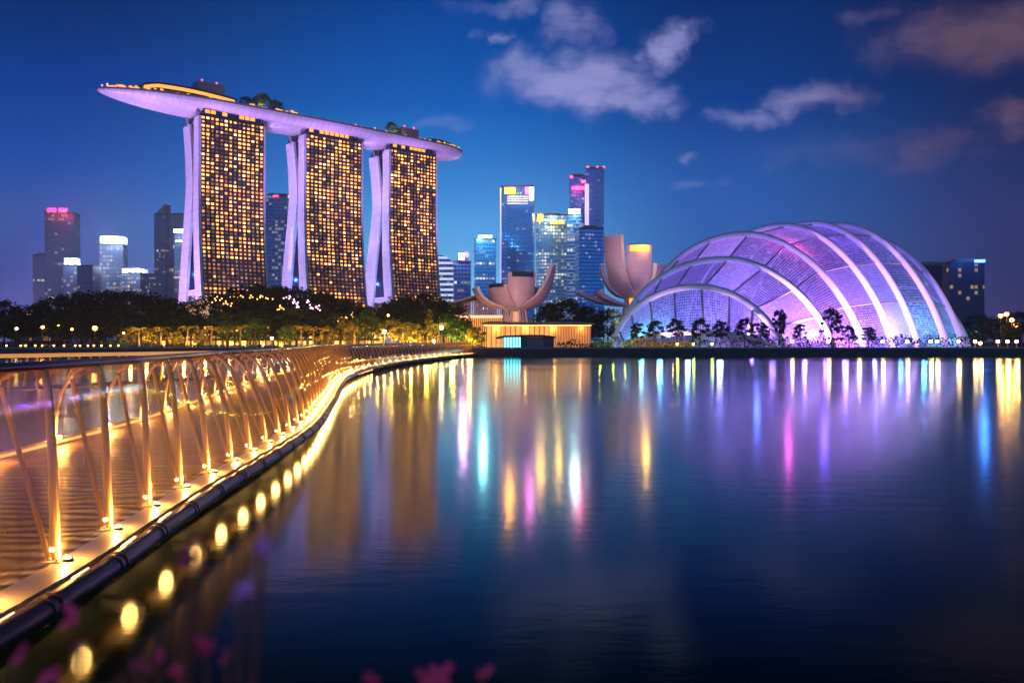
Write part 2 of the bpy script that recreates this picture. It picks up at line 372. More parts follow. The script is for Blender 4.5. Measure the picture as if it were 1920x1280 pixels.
def tower(a0, wd, label, seed):
    rnd = random.Random(seed)
    t0 = thing('hotel_tower', label, 'hotel tower', LP(a0, 0, ZB), 'hotel towers under the long deck')
    # glass bodies of the two slabs
    for nm, f0, f1 in (('front_slab', lambda t: bf(t), b1), ('rear_slab', b2, b3)):
        m = MB()
        ring = [[LP(a0, f0(t), zt(t)), LP(a0+wd, f0(t), zt(t)), LP(a0+wd, f1(t), zt(t)), LP(a0, f1(t), zt(t))] for t in TS]
        m.grid(ring, smooth=False, closed=True); m.face(ring[-1]); m.build(nm, M['hglass'], t0)
    # white end walls, a metre and a half thick, standing proud of the glass
    for side, aa, ab in ((0, a0-1.8, a0-.01), (1, a0+wd+.01, a0+wd+1.2)):
        for nm, f0, f1, top in (('end_fin', lambda t: bf(t)-.9, lambda t: b1(t)+.3, .985), ('end_fin', lambda t: b2(t)-.3, lambda t: b3(t)+.5, .972)):
            m = MB()
            ring = [[LP(aa, f0(t), zt(t*top)), LP(ab, f0(t), zt(t*top)), LP(ab, f1(t), zt(t*top)), LP(aa, f1(t), zt(t*top))] for t in TS]
            m.grid(ring, smooth=False, closed=True); m.face(ring[-1]); m.build(nm, M['fin'], t0)
    # atrium between the legs with a lilac band on top
    m = MB(); tt = [i*.0265 for i in range(9)]; u = lambda i, j: ((0, 18, 18+wd, 36+wd, 36+2*wd)[j], i*4)
    ring = [[LP(a0+1, b1(t)+.1, zt(t)), LP(a0+wd-1, b1(t)+.1, zt(t)), LP(a0+wd-1, b2(t)-.1, zt(t)), LP(a0+1, b2(t)-.1, zt(t))] for t in tt]
    m.grid(ring, smooth=False, closed=True, uvs=u); m.build('atrium', M['atrium'], t0)
    m = MB(); ta, tb = tt[-1], tt[-1]+.026
    m.hexa([LP(a0-.6, b1(ta), zt(ta)), LP(a0+wd+.3, b1(ta), zt(ta)), LP(a0+wd+.3, b2(ta), zt(ta)), LP(a0-.6, b2(ta), zt(ta)),
            LP(a0-.6, b1(tb), zt(tb)), LP(a0+wd+.3, b1(tb), zt(tb)), LP(a0+wd+.3, b2(tb), zt(tb)), LP(a0-.6, b2(tb), zt(tb))]); m.build('atrium_roof', M['fin'], t0)
    # floor ledges and mullions of the curtain wall
    NR, NC = 56, 14; cw = wd/NC; dz = (HT-ZB-1.5)/NR
    m = MB()
    for i in range(NR+1):
        z = ZB+i*dz; t = (z-ZB)/(HT-ZB); m.bar(LP(a0, bf(t)-.25, z), LP(a0+wd, bf(t)-.25, z), .5, .34)
    for j in range(NC+1):
        q = [LP(a0+j*cw, bf(t)-.2, zt(t)) for t in TS]
        for p_, r_ in zip(q, q[1:]): m.bar(p_, r_, .4, .26, up=tuple(N))
    m.build('curtain_wall_grid', M['bronze'], t0)
    # rooms: every lit one that shows is a window; the dim rest is one sheet of glass
    ph = [rnd.random() for _ in range(NC)]; cand = []
    for i in range(NR):
        z = ZB+(i+.5)*dz; t = (z-ZB)/(HT-ZB); y = 1-t
        tilt = math.atan((bf(min(1, t+.01))-bf(max(0, t-.01)))/(.02*(HT-ZB)))
        for j in range(NC):
            nz = noise.noise((j*.36+seed*5.3, i*.15, seed)) + .55*noise.noise((j*.9, i*.5+seed, 4.2))
            if t < .25: pr = .80+.45*nz
            elif t < .38: pr = .06+.15*nz
            elif t < .95: pr = .60+.85*nz + .24*math.sin(j*2.1+seed)
            else: pr = .55
            g = rnd.random()
            if rnd.random() < pr: val = .30+.62*g*g + (.12 if t > .7 else 0)
            else: val = .015+.15*g**1.6
            cand.append((val*(1.12 if j < 3 else 1), i, j, z, t, tilt, val))
    cand.sort(reverse=True)
    rz = math.atan2(D.y, D.x)
    rest = MB()
    for k, (_, i, j, z, t, tilt, val) in enumerate(cand):
        c = LP(a0+(j+.5)*cw, bf(t), z)
        if k < 98: inst('window', WIN_MESH, c, t0, (-tilt, 0, rz))
        else:
            h = dz*.5-(.50+.3*rnd.random()); w_ = cw/2-(.50+.5*rnd.random())
            dl = math.tan(tilt)*h
            g4 = [c-D*w_+N*(.16+dl)-Vector((0,0,h)), c+D*w_+N*(.16+dl)-Vector((0,0,h)), c+D*w_+N*(.16-dl)+Vector((0,0,h)), c-D*w_+N*(.16-dl)+Vector((0,0,h))]
            rest.face(g4, val=val)
    tag(rest.build('window_band', M['rooms'], t0), kind='stuff')
    # recessed glazed neck that carries the deck
    m = MB(); m.hexa([LP(a0+2, 1, HT-.1), LP(a0+wd-2, 1, HT-.1), LP(a0+wd-2, 28, HT-.1), LP(a0+2, 28, HT-.1), LP(a0+2, 1, HT+4.), LP(a0+wd-2, 1, HT+4.), LP(a0+wd-2, 28, HT+4.), LP(a0+2, 28, HT+4.)])
    m.build('neck', M['hglass'], t0)
    for j in range(9):
        m = MB()
        if rnd.random() < .75: q = a0+3+j*(wd-8)/9; m.hexa([LP(q, .9, HT+.6), LP(q+3.2, .9, HT+.6), LP(q+3.2, .97, HT+.6), LP(q, .97, HT+.6), LP(q, .9, HT+2.9), LP(q+3.2, .9, HT+2.9), LP(q+3.2, .97, HT+2.9), LP(q, .97, HT+2.9)]); m.build('neck_light', M['warmlit'], t0)
    ps = pmat('pale_steel', (.5,.5,.55), .4, .6)
    for e0, e1 in ((9, 2), (20, 27)): m = MB(); m.bar(LP(a0-1.5, e0, HT-6), LP(a0-1.0, e1, HT+5), 1.2, 1.2); m.build('raking_strut', ps, t0)
    for gz in (14, 46, 80): lamp(LP(a0+6, (b1(gz/150)+b2(gz/150))/2, gz), 9000, (.10,.25,1.), .4, 'added_gap_light')  # blue lamps added to tint the gap between the legs
    return t0
tower(0, 42, 'nearest, tallest-looking of the three amber-windowed hotel towers, left end of the row', 1)
tower(73, 44, 'middle one of the three amber-windowed hotel towers, dark office block at its left', 2)
tower(142, 41.5, 'farthest and smallest of the three amber-windowed hotel towers, under the deck\'s blunt end', 3)

# the deck
A0, A1, AX = -57, 221, 17.
sd = thing('sky_deck', 'long boat-shaped deck glowing lilac across the tops of the three hotel towers', 'rooftop deck', LP(80, AX, HT+2))
def taper(a):
    l = max(0, min(1, (a-A0)/78)); r = max(0, min(1, (A1-a)/34))
    return ((1-(1-l)**2.2)**.8)*((1-(1-r)**2)**.5)
def bend(a): s = (a-82)/139; return AX - 5*(1-s*s) + 3
ZT = HT+9.8
def sec(a, n=22):
    k = max(.012, taper(a)); wb = 20*k**.9; dp = 6.6*k**.8+.7; b0 = bend(a); out = []
    for i in range(n+1):
        th = PI*i/n; c, s = math.cos(th), math.sin(th)
        out.append(LP(a, b0-wb*math.copysign(abs(c)**.8, c), ZT-1.2-dp*(s**.85)))
    return out, b0, wb
AA = [A0+.3+(A1-A0-.6)*(.5-.5*math.cos(PI*i/90)) for i in range(91)]
m = MB(); rows = [sec(a)[0] for a in AA]; m.grid(rows, flip=True); m.build('hull', M['hull'], sd)
m = MB(); rim = []
for a in AA:
    s, b0, wb = sec(a); rim.append([s[0], LP(a, b0-wb-.25, ZT), LP(a, b0-wb+.5, ZT), LP(a, b0-wb+.7, ZT-.7), LP(a, b0+wb-.7, ZT-.7), LP(a, b0+wb-.5, ZT), LP(a, b0+wb+.25, ZT), s[-1]])
m.grid(rim, smooth=False, flip=True); m.build('parapet', pmat('brown_parapet', (.16,.10,.10), .6), sd)
# canopy with a lit soffit, plant rooms, lit terraces, lamps
def bandbox(nm, mt, a_, b_, f0, f1, z0, z1, n=14):
    m = MB()
    ring = [[LP(a, bend(a)+f0, z0(s)), LP(a, bend(a)+f1, z0(s)), LP(a, bend(a)+f1, z1(s)), LP(a, bend(a)+f0, z1(s))] for s, a in ((i/n, a_+(b_-a_)*i/n) for i in range(n+1))]
    m.grid(ring, smooth=False, closed=True); m.face(ring[0]); m.face(ring[-1][::-1]); return m.build(nm, mt, sd)
hc = lambda s: ZT+2.2+3.6*math.sin(PI*min(1, .25+s*.6))*min(1, s*6+.3)
bandbox('canopy', M['dark'], -33, 26, -9, 8, lambda s: hc(s)+.9, lambda s: hc(s)+2.0)
bandbox('canopy_light', M['warmlit'], -32, 25, -8.6, -7.6, lambda s: hc(s)-1.1, lambda s: hc(s)+.8)
bandbox('terrace_wall', M['brown_box'], -30, 200, -8, -7.3, lambda s: ZT-.7, lambda s: ZT+1.6)
def plant_room(a_, b_, f0, f1, h):
    m = MB(); m.hexa([LP(a_, bend(a_)+f0, ZT-.6), LP(b_, bend(b_)+f0, ZT-.6), LP(b_, bend(b_)+f1, ZT-.6), LP(a_, bend(a_)+f1, ZT-.6), LP(a_, bend(a_)+f0, h), LP(b_, bend(b_)+f0, h), LP(b_, bend(b_)+f1, h), LP(a_, bend(a_)+f1, h)])
    o = m.build('plant_room', M['brown_box'], sd)
    for q in (.2, .75): m = MB(); c = LP(a_+(b_-a_)*q, bend(a_)+f0+2, h); m.tube([c, c+Vector((0,0,1.2))], .12, 6); m.ball(c+Vector((0,0,1.5)), .55); m.build('beacon', M['beacon'], o)
plant_room(4, 22, 2, 13, ZT+16.5); plant_room(163, 179, 0, 11, ZT+12.5)
bandbox('terrace_light', M['warmlit'], 168, 211, -13.2, -12.6, lambda s: ZT+.1, lambda s: ZT+2.2-1.2*s)
bandbox('terrace_roof', M['dark'], 178, 208, -11, 2, lambda s: ZT+2.6+1.4*math.sin(PI*s), lambda s: ZT+3.4+1.9*math.sin(PI*s))
rnd = random.Random(5); lm = MB(); lm.box(-.55,-.3,0,.55,.3,.8); LM = lm.mesh('deck_lamp', M['warmlit'])
for k in range(86):
    a = rnd.choice((rnd.uniform(-52,-22), rnd.uniform(-52,-30), rnd.uniform(-20,165), rnd.uniform(40,70), rnd.uniform(166,214)))
    o = inst('deck_lamp', LM, LP(a, bend(a)-20*taper(a)**.9+rnd.uniform(.9,3.2)*taper(a), ZT+rnd.uniform(-.1,.9)), sd, (0,0,math.atan2(D.y, D.x))); o.scale = (rnd.uniform(.5,1.9), 1, rnd.uniform(.5,1.6))
mlm = pmat('pale_mast', (.8,.7,.7), .5, 0, (1,.7,.6), 1.2, 0)
for a, h in ((-54, 2.2), (-51, 3.6), (-48, 2.0)): m = MB(); c = LP(a, bend(a), ZT-.6); m.tube([c, c+Vector((0,0,h))], .16, 6); m.ball(c+Vector((0,0,h)), .6); m.build('mast_lamp', mlm, sd)
# ------------------------------------------------------------------ skyline behind
BLUE = dict(base=(.08,.48,.95), frame=(.05,.26,.50), metal=.9, rough=.16, cw=3.4, ch=4., frac=.16, rows=.07, es=1.0, warm=(1,.8,.5), cool=(.7,.9,1))
DUSK = dict(base=(.10,.15,.30), frame=(.09,.10,.19), metal=.45, rough=.35, cw=3.4, ch=4.2, frac=.16, rows=.08, es=.9, warm=(1,.74,.36), cool=(1,.9,.7))
SKY = 'office towers of the far skyline'
def foot(px0, px1, Y, yaw, dr=.7):
    W = (px1-px0)*Y/F; c, s = math.cos(R(yaw)), abs(math.sin(R(yaw))); wd = W/(c+dr*s); d = wd*dr
    cx = X((px0+px1)/2, Y); cy = Y+d/2; a = R(yaw)
    ca, sa = math.cos(a), math.sin(a)
    return [(cx+ca*x-sa*y, cy+sa*x+ca*y) for x, y in ((-wd/2,-d/2),(wd/2,-d/2),(wd/2,d/2),(-wd/2,d/2))]
def inset(poly, k):
    cx = sum(q[0] for q in poly)/len(poly); cy = sum(q[1] for q in poly)/len(poly)
    return [(cx+(x-cx)*k, cy+(y-cy)*k) for x, y in poly]
OFFICE = {}
def office(label, px0, px1, top, Y, yaw=14, mat=None, name='office_tower', dr=.7, cat='office tower', group=SKY):
    poly = foot(px0, px1, Y, yaw, dr); c = (sum(q[0] for q in poly)/4, sum(q[1] for q in poly)/4)
    o = thing(name, label, cat, (c[0], c[1], 1.6), group); z = Z(top, Y)
    m = MB(); m.prism(poly, 1.6, z, True); m.build('facade', mat, o)
    m = MB()
    for i in range(4):
        a, b_ = poly[i], poly[(i+1) % 4]; m.bar((*a, z+.5), (*b_, z+.5), .8, 1.4)
    m.build('roof_edge', M['dark'], o)
    if 'crown' not in label:
        rr_ = random.Random(int(px0)); m = MB(); q = inset(poly, rr_.uniform(.35, .6)); m.prism(q, z+.02, z+rr_.uniform(2.5, 5)); m.build('plant_room', M['concrete'], o)
    return o, poly, z
CROWN = facade('white_lit_crown_glass', base=(.3,.3,.35), cw=2.4, ch=5., frac=20, rows=0, warm=(.82,.92,1.), cool=(.70,.86,1.), es=5, metal=0, frame=(.2,.2,.25), mx=.1, my=.08, seed=50)
def slab(o, nm, mt, poly, z0, z1):
    m = MB(); m.prism(poly, z0, z1, True); return m.build(nm, mt, o)
def sign(o, nm, mt, px0, px1, y0, y1, Y, d=1.2):
    m = MB(); m.box(X(px0, Y), Y-d, Z(y1, Y), X(px1, Y), Y, Z(y0, Y)); return m.build(nm, mt, o)
def mast(o, px, y0, y1, Y, r=.5, b_=True):
    m = MB(); m.tube([(X(px, Y), Y, Z(y1, Y)), (X(px, Y), Y, Z(y0, Y))], [r, r*.5], 6); k = m.build('mast', M['dark'], o)
    if b_: m = MB(); m.ball((X(px, Y), Y, Z(y0, Y)), 1.6); m.build('beacon', M['beacon'], k)
def strokes(o, nm, mt, px0, px1, y0, y1, Y, n, seed):          # illegible neon lettering: short strokes on a rack
    rnd = random.Random(seed); m = MB(); w_ = (px1-px0)/n
    for i in range(n):
        if i == n//2 and n > 5: continue
        a = px0+i*w_; x0, x1 = X(a+.12*w_, Y), X(a+.88*w_, Y); z0, z1 = Z(y1, Y), Z(y0, Y); t = (z1-z0)*.3
        m.box(x0, Y-.8, z0, x0+(x1-x0)*.34, Y, z1)
        for q in rnd.sample((0, .36, .7), 2): m.box(x0+(x1-x0)*.34+.02, Y-.8, z0+(z1-z0)*q, x1, Y, z0+(z1-z0)*q+t)
    return m.build(nm, mt, o)

# left of the hotel
fD = facade('dusk_glass_a', **{**DUSK, 'seed': 1, 'base': (.07,.11,.19)})
o, p_, z = office('tall slate office tower crowned by a red neon sign at far left', 79, 136, 399, 900, 12, fD)
strokes(o, 'rooftop_sign', M['red'], 89, 127, 391, 398, 892, 9, 3)
m = MB()
for q in (92, 108, 124): m.bar((X(q, 893), 893.5, z), (X(q, 893), 893.5, Z(391, 893)), .7)
m.build('sign_rack', M['dark'], o)
office('faint ribbed tower half hidden behind the slate red-signed tower', 60, 84, 478, 1250, 8, facade('dusk_glass_b', **{**DUSK, 'seed': 2, 'frac': .03, 'rows': .02, 'lines': ((.5,.45,.7), .16, .3)}))
o, p_, z = office('low office block with a bright white lit left crown', 117, 144, 498, 820, 6, facade('dusk_glass_c', **{**DUSK, 'seed': 3}))
slab(o, 'lit_crown', CROWN, inset(p_, .9), z+1.2, z+8)
office('squat dark block with two rows of yellow windows, right of the white-crowned low block', 143, 179, 499, 790, -10, facade('dusk_glass_d', **{**DUSK, 'seed': 4, 'frac': .08, 'base': (.05,.07,.14)}))
o, p_, z = office('slim tower with a broad glaring white crown, left of the hotel', 183, 229, 459, 860, 10, facade('dusk_glass_e', **{**DUSK, 'seed': 5, 'frac': .26}))
slab(o, 'lit_crown', CROWN, inset(p_, .97), z+1.3, z+9.5); mast(o, 184, 439, 459, 858, .5, False)
o, p_, z = office('low wide block with a thin white lit crown, right of the glaring slim tower', 226, 268, 513, 840, -8, facade('dusk_glass_f', **{**DUSK, 'seed': 6, 'frac': .3}))
slab(o, 'lit_crown', CROWN, inset(p_, .95), z+1.2, z+6)
office('low hazy purple block between the thin-crowned block and the antenna tower', 262, 292, 514, 1100, 5, facade('dusk_glass_g', **{**DUSK, 'seed': 7, 'frac': .06}))
o, p_, z = office('hazy grey tower with a slanted top and a red-tipped antenna', 288, 314, 402, 1100, -12, facade('dusk_glass_h', **{**DUSK, 'seed': 8, 'frac': .06, 'rows': .04, 'base': (.16,.15,.26)}))
mast(o, 307, 388, 402, 1104, .8)
m = MB(); q = p_; m.face([(*q[0], z), (*q[1], z), (*q[1], z+14)]); m.face([(*q[3], z), (*q[2], z+14), (*q[2], z)]); m.face([(*q[0], z), (*q[1], z+14), (*q[2], z+14), (*q[3], z)]); m.build('slanted_roof', M['concrete'], o)
o, p_, z = office('tall vertically ribbed tower beside the first hotel fin', 314, 352, 402, 1020, 8, facade('dusk_glass_i', **{**DUSK, 'seed': 9, 'frac': .03, 'rows': .03, 'cw': 1.7, 'mx': .3, 'my': 0, 'base': (.17,.16,.28), 'frame': (.08,.08,.14)}))
o, p_, z = office('short block with white lit band signs touching the first hotel fin', 326, 352, 437, 900, 4, facade('dusk_glass_j', **{**DUSK, 'seed': 10, 'frac': .1}))
sign(o, 'lit_band', M['white'], 326, 344, 430, 436, 894); sign(o, 'lit_band', M['white'], 330, 345, 451, 453, 894); sign(o, 'lit_band', M['warmlit'], 327, 344, 519, 521, 894)
# between and behind the hotel towers
o, p_, z = office('dark blue office block standing in the gap between the first and second hotel towers', 484, 552, 367, 900, 6, facade('navy_glass_a', **{**BLUE, 'seed': 11, 'base': (.03,.08,.19), 'frac': .2, 'rows': .04, 'warm': (1,.75,.4), 'cool': (1,.9,.75)}), dr=.5)
sign(o, 'roof_light', M['red'], 513, 522, 366.5, 369, 897); sign(o, 'roof_light', M['orangesign'], 541, 550, 367, 370, 897); sign(o, 'lit_fin', M['violetlit'], 538, 542, 448, 560, 880)
office('small hazy slab seen through the legs of the first hotel tower', 352, 376, 505, 840, 4, facade('blue_band_glass', **{**BLUE, 'seed': 12, 'lines': ((.4,.7,1.), .5, .3)}))
o, p_, z = office('dark slim block rising behind the left leg of the third hotel tower', 702, 724, 459, 900, 5, facade('navy_glass_b', **{**BLUE, 'seed': 13, 'base': (.03,.07,.16), 'frac': .05}))
LV = ((.72,.80,1.), .95, .45)
office('white louvre-striped low block left of the third hotel tower', 682, 710, 510, 830, 6, facade('louvre_glass_a', **{**BLUE, 'seed': 14, 'lines': LV, 'ch': 6.5}))
# white striped block with a rounded shoulder
Yb = 820; o = thing('office_tower', 'white-striped tower with a rounded shoulder right of the third hotel tower', 'office tower', (X(833, Yb), Yb+8, 1.6), SKY)
sec_ = [(X(810, Yb), 1.6), (X(849, Yb), 1.6), (X(849, Yb), Z(496, Yb)), (X(846, Yb), Z(489, Yb)), (X(840, Yb), Z(483, Yb)), (X(832, Yb), Z(479, Yb)), (X(810, Yb), Z(477, Yb))]
m = MB()
for i, (a, b_) in enumerate(zip(sec_, sec_[1:]+sec_[:1])): m.face([(a[0], Yb, a[1]), (a[0], Yb+16, a[1]), (b_[0], Yb+16, b_[1]), (b_[0], Yb, b_[1])], [(0, a[1]), (16, a[1]), (16, b_[1]), (0, b_[1])])
m.face([(x, Yb, z_) for x, z_ in sec_], [(x+200, z_) for x, z_ in sec_]); m.face([(x, Yb+16, z_) for x, z_ in sec_[::-1]], [(x+200, z_) for x, z_ in sec_[::-1]])
m.build('facade', facade('louvre_glass_b', **{**BLUE, 'seed': 15, 'lines': LV, 'ch': 5.5}), o)
o, p_, z = office('short navy block under a white and magenta rooftop sign', 848, 883, 491, 800, 8, facade('navy_glass_c', **{**BLUE, 'seed': 16, 'base': (.03,.09,.20), 'frac': .14}))
sign(o, 'rooftop_sign', M['white'], 860, 870, 475, 487, 796); sign(o, 'rooftop_sign', M['magenta'], 870.2, 878, 474, 481, 796)
m = MB(); m.box(X(862, 799), 797, z, X(877, 799), 803, Z(486, 799)); m.build('sign_rack', M['dark'], o)
o, p_, z = office('mid-height azure tower with a white glowing top', 888, 930, 449, 850, 10, facade('azure_glass_a', **{**BLUE, 'seed': 17, 'frac': .1, 'rows': .12}))
slab(o, 'lit_crown', CROWN, inset(p_, .66), z+1.2, z+5)
o, p_, z = office('tall blue tower with orange and magenta signs on its crown', 940, 1003, 350, 900, -9, facade('azure_glass_b', **{**BLUE, 'seed': 18, 'base': (.03,.36,.85), 'frac': .10, 'rows': .03}), dr=.45)
sign(o, 'orange_sign', M['orangesign'], 946, 966, 352, 363, 889); sign(o, 'magenta_sign', M['magenta'], 985, 992, 351, 364, 889); sign(o, 'white_sign', glow('white_sign_panel', (1.,.72,.92), 3), 992.3, 1001, 351, 376, 889)
m = MB()
for y_ in (368, 372, 376, 381): m.box(X(951, 889), 888, Z(y_+2, 889), X(990, 889), 889, Z(y_, 889))
m.build('lit_floor', glow('white_lit_floor', (.6,.8,1.), .7), o)
m = MB(); m.box(X(937.5, 888), 889, 1.6, X(940, 888), 891, Z(352, 888)); m.build('edge_strip', M['violetlit'], o)
o, p_, z = office('wide glass tower spangled with white windows and warm corner lights on top', 1006, 1066, 403, 940, 8, facade('spangled_glass', **{**BLUE, 'seed': 19, 'base': (.25,.55,.85), 'frac': .42, 'rows': .22, 'es': 1.1, 'lines': ((.5,.75,1.), .16, .2)}), dr=.4)
sign(o, 'warm_sign', M['orangesign'], 1008, 1018, 402, 415, 930); sign(o, 'lit_band', M['warmlit'], 1034, 1058, 414, 420, 930)
o, p_, z = office('slim glass tower with a glaring white crown before the twin tower', 1063, 1092, 403, 900, -6, facade('azure_glass_c', **{**BLUE, 'seed': 20, 'base': (.08,.26,.5), 'frac': .3, 'rows': .2, 'lines': ((.6,.8,1.), .3, .25)}))
slab(o, 'lit_crown', CROWN, inset(p_, .8), z+1.2, z+7)
o, p_, z = office('lower left half of the twin tower, red band near its top', 1069, 1101, 331, 1000, 4, facade('twin_glass_a', **{**BLUE, 'seed': 21, 'base': (.12,.22,.58), 'frac': .08}))
sign(o, 'red_band', M['red'], 1072, 1096, 350, 356, 990); sign(o, 'roof_light', M['beacon'], 1069, 1074, 330, 334, 990); sign(o, 'roof_light', M['beacon'], 1090, 1098, 338, 343, 990)
o, p_, z = office('taller right half of the twin tower, lilac light strip and red beacons', 1099, 1135, 316, 985, -7, facade('twin_glass_b', **{**BLUE, 'seed': 22, 'base': (.10,.20,.55), 'frac': .08, 'rows': .05}))
sign(o, 'light_strip', glow('pink_violet_strip', (.75,.60,1.), 1.2), 1096.5, 1104, 345, 560, 970)
for q in (1102, 1120, 1132): mast(o, q, 314, 318, 988, .8)
office('plain deep blue tower in front of the twin tower', 1080, 1131, 429, 860, 9, facade('azure_glass_d', **{**BLUE, 'seed': 23, 'base': (.04,.40,.88), 'frac': .12, 'rows': .04}))
# right, behind the dome
NIGHT = dict(base=(.03,.045,.08), frame=(.03,.035,.06), metal=.4, rough=.4, cw=2.4, ch=3.2, frac=.09, rows=.04, es=1.3, warm=(1,.62,.25), cool=(1,.75,.4))
RG = 'apartment blocks behind the dome'
office('dark apartment block half hidden by the right flank of the dome', 1722, 1782, 501, 470, 5, facade('night_block_a', **{**NIGHT, 'seed': 31}), 'apartment_block', .4, 'apartment block', RG)
o, p_, z = office('dark apartment block with a small blue roof sign, far right', 1778, 1847, 494, 450, 3, facade('night_block_b', **{**NIGHT, 'seed': 32, 'frac': .14}), 'apartment_block', .35, 'apartment block', RG)
sign(o, 'rooftop_sign', M['bluesign'], 1827, 1845, 487, 492, 449)

# unseen point lights added at crowns and signs for halos and water streaks
for px, py, Y, e in ((130,490,808,3e4), (206,447,848,7e4), (246,505,828,3e4), (906,444,838,4.5e4), (1077,396,888,3.6e4), (1084,353,985,2.2e4), (869,479,790,2.5e4), (994,362,884,2e4), (335,433,888,2.5e4), (955,358,880,3.5e4), (1013,409,920,2.6e4), (1047,418,920,2.0e4), (1836,490,444,6e3)):
    lamp((X(px, Y), Y-5, Z(py, Y)+3), e*1.3, {906: (.35,.85,1.), 1084: (1,.06,.3), 869: (1,.35,.8), 994: (1,.2,.7), 955: (1,.42,.07), 1013: (1,.5,.1), 1047: (1,.5,.1), 1836: (.05,.2,1)}.get(px, (.72,.88,1.)), 1.5, 'added_halo_light')
lamp((X(108, 885), 885, Z(393, 885)), 2.5e4, (1,.1,.15), 1.5, 'added_halo_light')
# ------------------------------------------------------------------ lotus-shaped museums
M['lotus'] = panelled('pinkish_grey_petal_cladding', (.50,.38,.42), .5, (0,0,1), 1.7, .06, (1,0,.15), 2.1)
M['lotus_in'] = pmat('pale_petal_inside', (.30,.30,.36), .5)
M['lotus_rim'] = pmat('pale_petal_edge', (.62,.56,.56), .5)
M['skylight'] = pmat('dark_skylight_glass', (.03,.04,.06), .15, .4)
def petal(o, cx, cy, zb, phi, reach, high, half, t1=.9, th=1.2, tip=1., lit=None, r0=3.9):
    """one sector of a bowl: narrow at the foot, fanning out and up, cut off (tip 1) or drawn to a point (tip near 0)"""
    n, k = 18, 8; outer, inner = [], []
    def pt(u, s, off):
        a = R(phi)+R(half)*s*(1-(1-tip)*u**1.6)*(1+1.25*(1-u)**2.2); v = u*PI/2*t1
        r = r0+(reach-r0)*math.sin(v)/math.sin(PI/2*t1); z = high*(1-math.cos(v))/(1-math.cos(PI/2*t1))
        nr, nz = -math.sin(v), math.cos(v); r += nr*off; z += nz*off
        return Vector((cx+max(.2, r)*math.cos(a), cy+max(.2, r)*math.sin(a), zb+z+(.06*half*reach/40)*(s*s)*off*.3))
    for i in range(n+1):
        u = i/n; tt = th*(.35+.65*u)
        outer.append([pt(u, -1+2*j/k, 0) for j in range(k+1)]); inner.append([pt(u, (-1+2*j/k)*.93, tt) for j in range(k+1)])
    m = MB(); m.grid(outer); p_ = m.build('petal', M['lotus'], o)
    m = MB(); m.grid(inner, flip=True); m.build('petal_lining', M['lotus_in'], p_)
    m = MB()
    for j in (0, k): m.grid([[outer[i][j], inner[i][j]] for i in range(n+1)], smooth=False)
    m.grid([outer[-1], inner[-1]], smooth=False); m.grid([outer[0], inner[0]], smooth=False); m.build('petal_rim', M['lotus_rim'], p_)
    if lit is not None:
        a, b_ = outer[-1], outer[-3]; off = (inner[-1][k//2]-outer[-1][k//2]).normalized()*-.06
        m = MB(); m.grid([[q+off for q in outer[-1][1:k]], [q+off for q in outer[-2][1:k]], [q.lerp(q2, .3)+off for q, q2 in zip(outer[-2][1:k], outer[-3][1:k])]]); m.build('skylight', M[lit] if lit else M['skylight'], p_)
LG = 'lotus-shaped museums'
c1 = (X(967, 215), 222); zb = Z(577, 215)
o = thing('museum', 'smaller lotus-shaped museum on columns behind the golden pavilion', 'museum', (c1[0], c1[1], 1.6), LG)
petal(o, *c1, zb, -70, 6.4, 9.7, 40, .82, 1.6, .98, 'skylight')
petal(o, *c1, zb, -132, 8.4, 6.4, 27, .82, 1.4, .95, 'skylight')
petal(o, *c1, zb, -166, 12.2, 5.6, 20, .86, 1.1, .7)
petal(o, *c1, zb, -22, 11.4, 11.9, 30, .9, 1.2, .14)
petal(o, *c1, zb, 55, 8, 6, 30, .85, 1.4, .9)
petal(o, *c1, zb, 118, 8, 5.5, 28, .85, 1.4, .9)
m = MB(); rr = [[Vector((c1[0]+3.6*q*math.cos(2*PI*k/20), c1[1]+3.6*q*math.sin(2*PI*k/20), zb+h)) for k in range(20)] for q, h in ((.3,-.9), (1.,-.3), (1.15,.8), (.2,1.2))]
m.grid(rr, closed=True); m.face(rr[0][::-1]); m.face(rr[-1]); m.build('bowl_base', M['lotus'], o)
for k in range(9):
    a = 2*PI*k/9+.2; m = MB(); m.tube([(c1[0]+4.6*math.cos(a), c1[1]+4.6*math.sin(a), 1.6), (c1[0]+3.0*math.cos(a), c1[1]+3.0*math.sin(a), zb-.1)], [.42,.3], 8); m.build('column', M['lotus'], o)
m = MB(); m.tube([(c1[0], c1[1], 1.6), (c1[0], c1[1], zb)], 1.5, 12); m.build('lit_core', pmat('lit_glass_core', (.5,.3,.2), .4, 0, (1,.5,.2), .5, 0), o)
R0B = 4.4
c2 = (X(1202, 240), 250); zb2 = Z(556, 240)
o = thing('museum', 'bigger lotus-shaped museum beside the dome, tall petal with a warm lit skylight', 'museum', (c2[0], c2[1], 1.6), LG)
petal(o, *c2, zb2, -142, 11.2, 18.8, 22, .97, 2.6, .86)
petal(o, *c2, zb2, -90, 7.6, 15.9, 33, .88, 2.2, .92, 'warmlit')
petal(o, *c2, zb2, -32, 9.6, 10, 26, .86, 2., .95)
petal(o, *c2, zb2, -176, 11.4, 9.8, 15, .9, 1.4, .3)
petal(o, *c2, zb2-2.6, -170, 19.2, 4.2, 10, .66, 1.6, .25)
petal(o, *c2, zb2-2.6, -152, 15.4, 4.0, 13, .66, 1.6, .35)
petal(o, *c2, zb2, 70, 8, 9, 32, .85, 2, .9)
petal(o, *c2, zb2, 130, 9, 8, 26, .85, 2, .9)
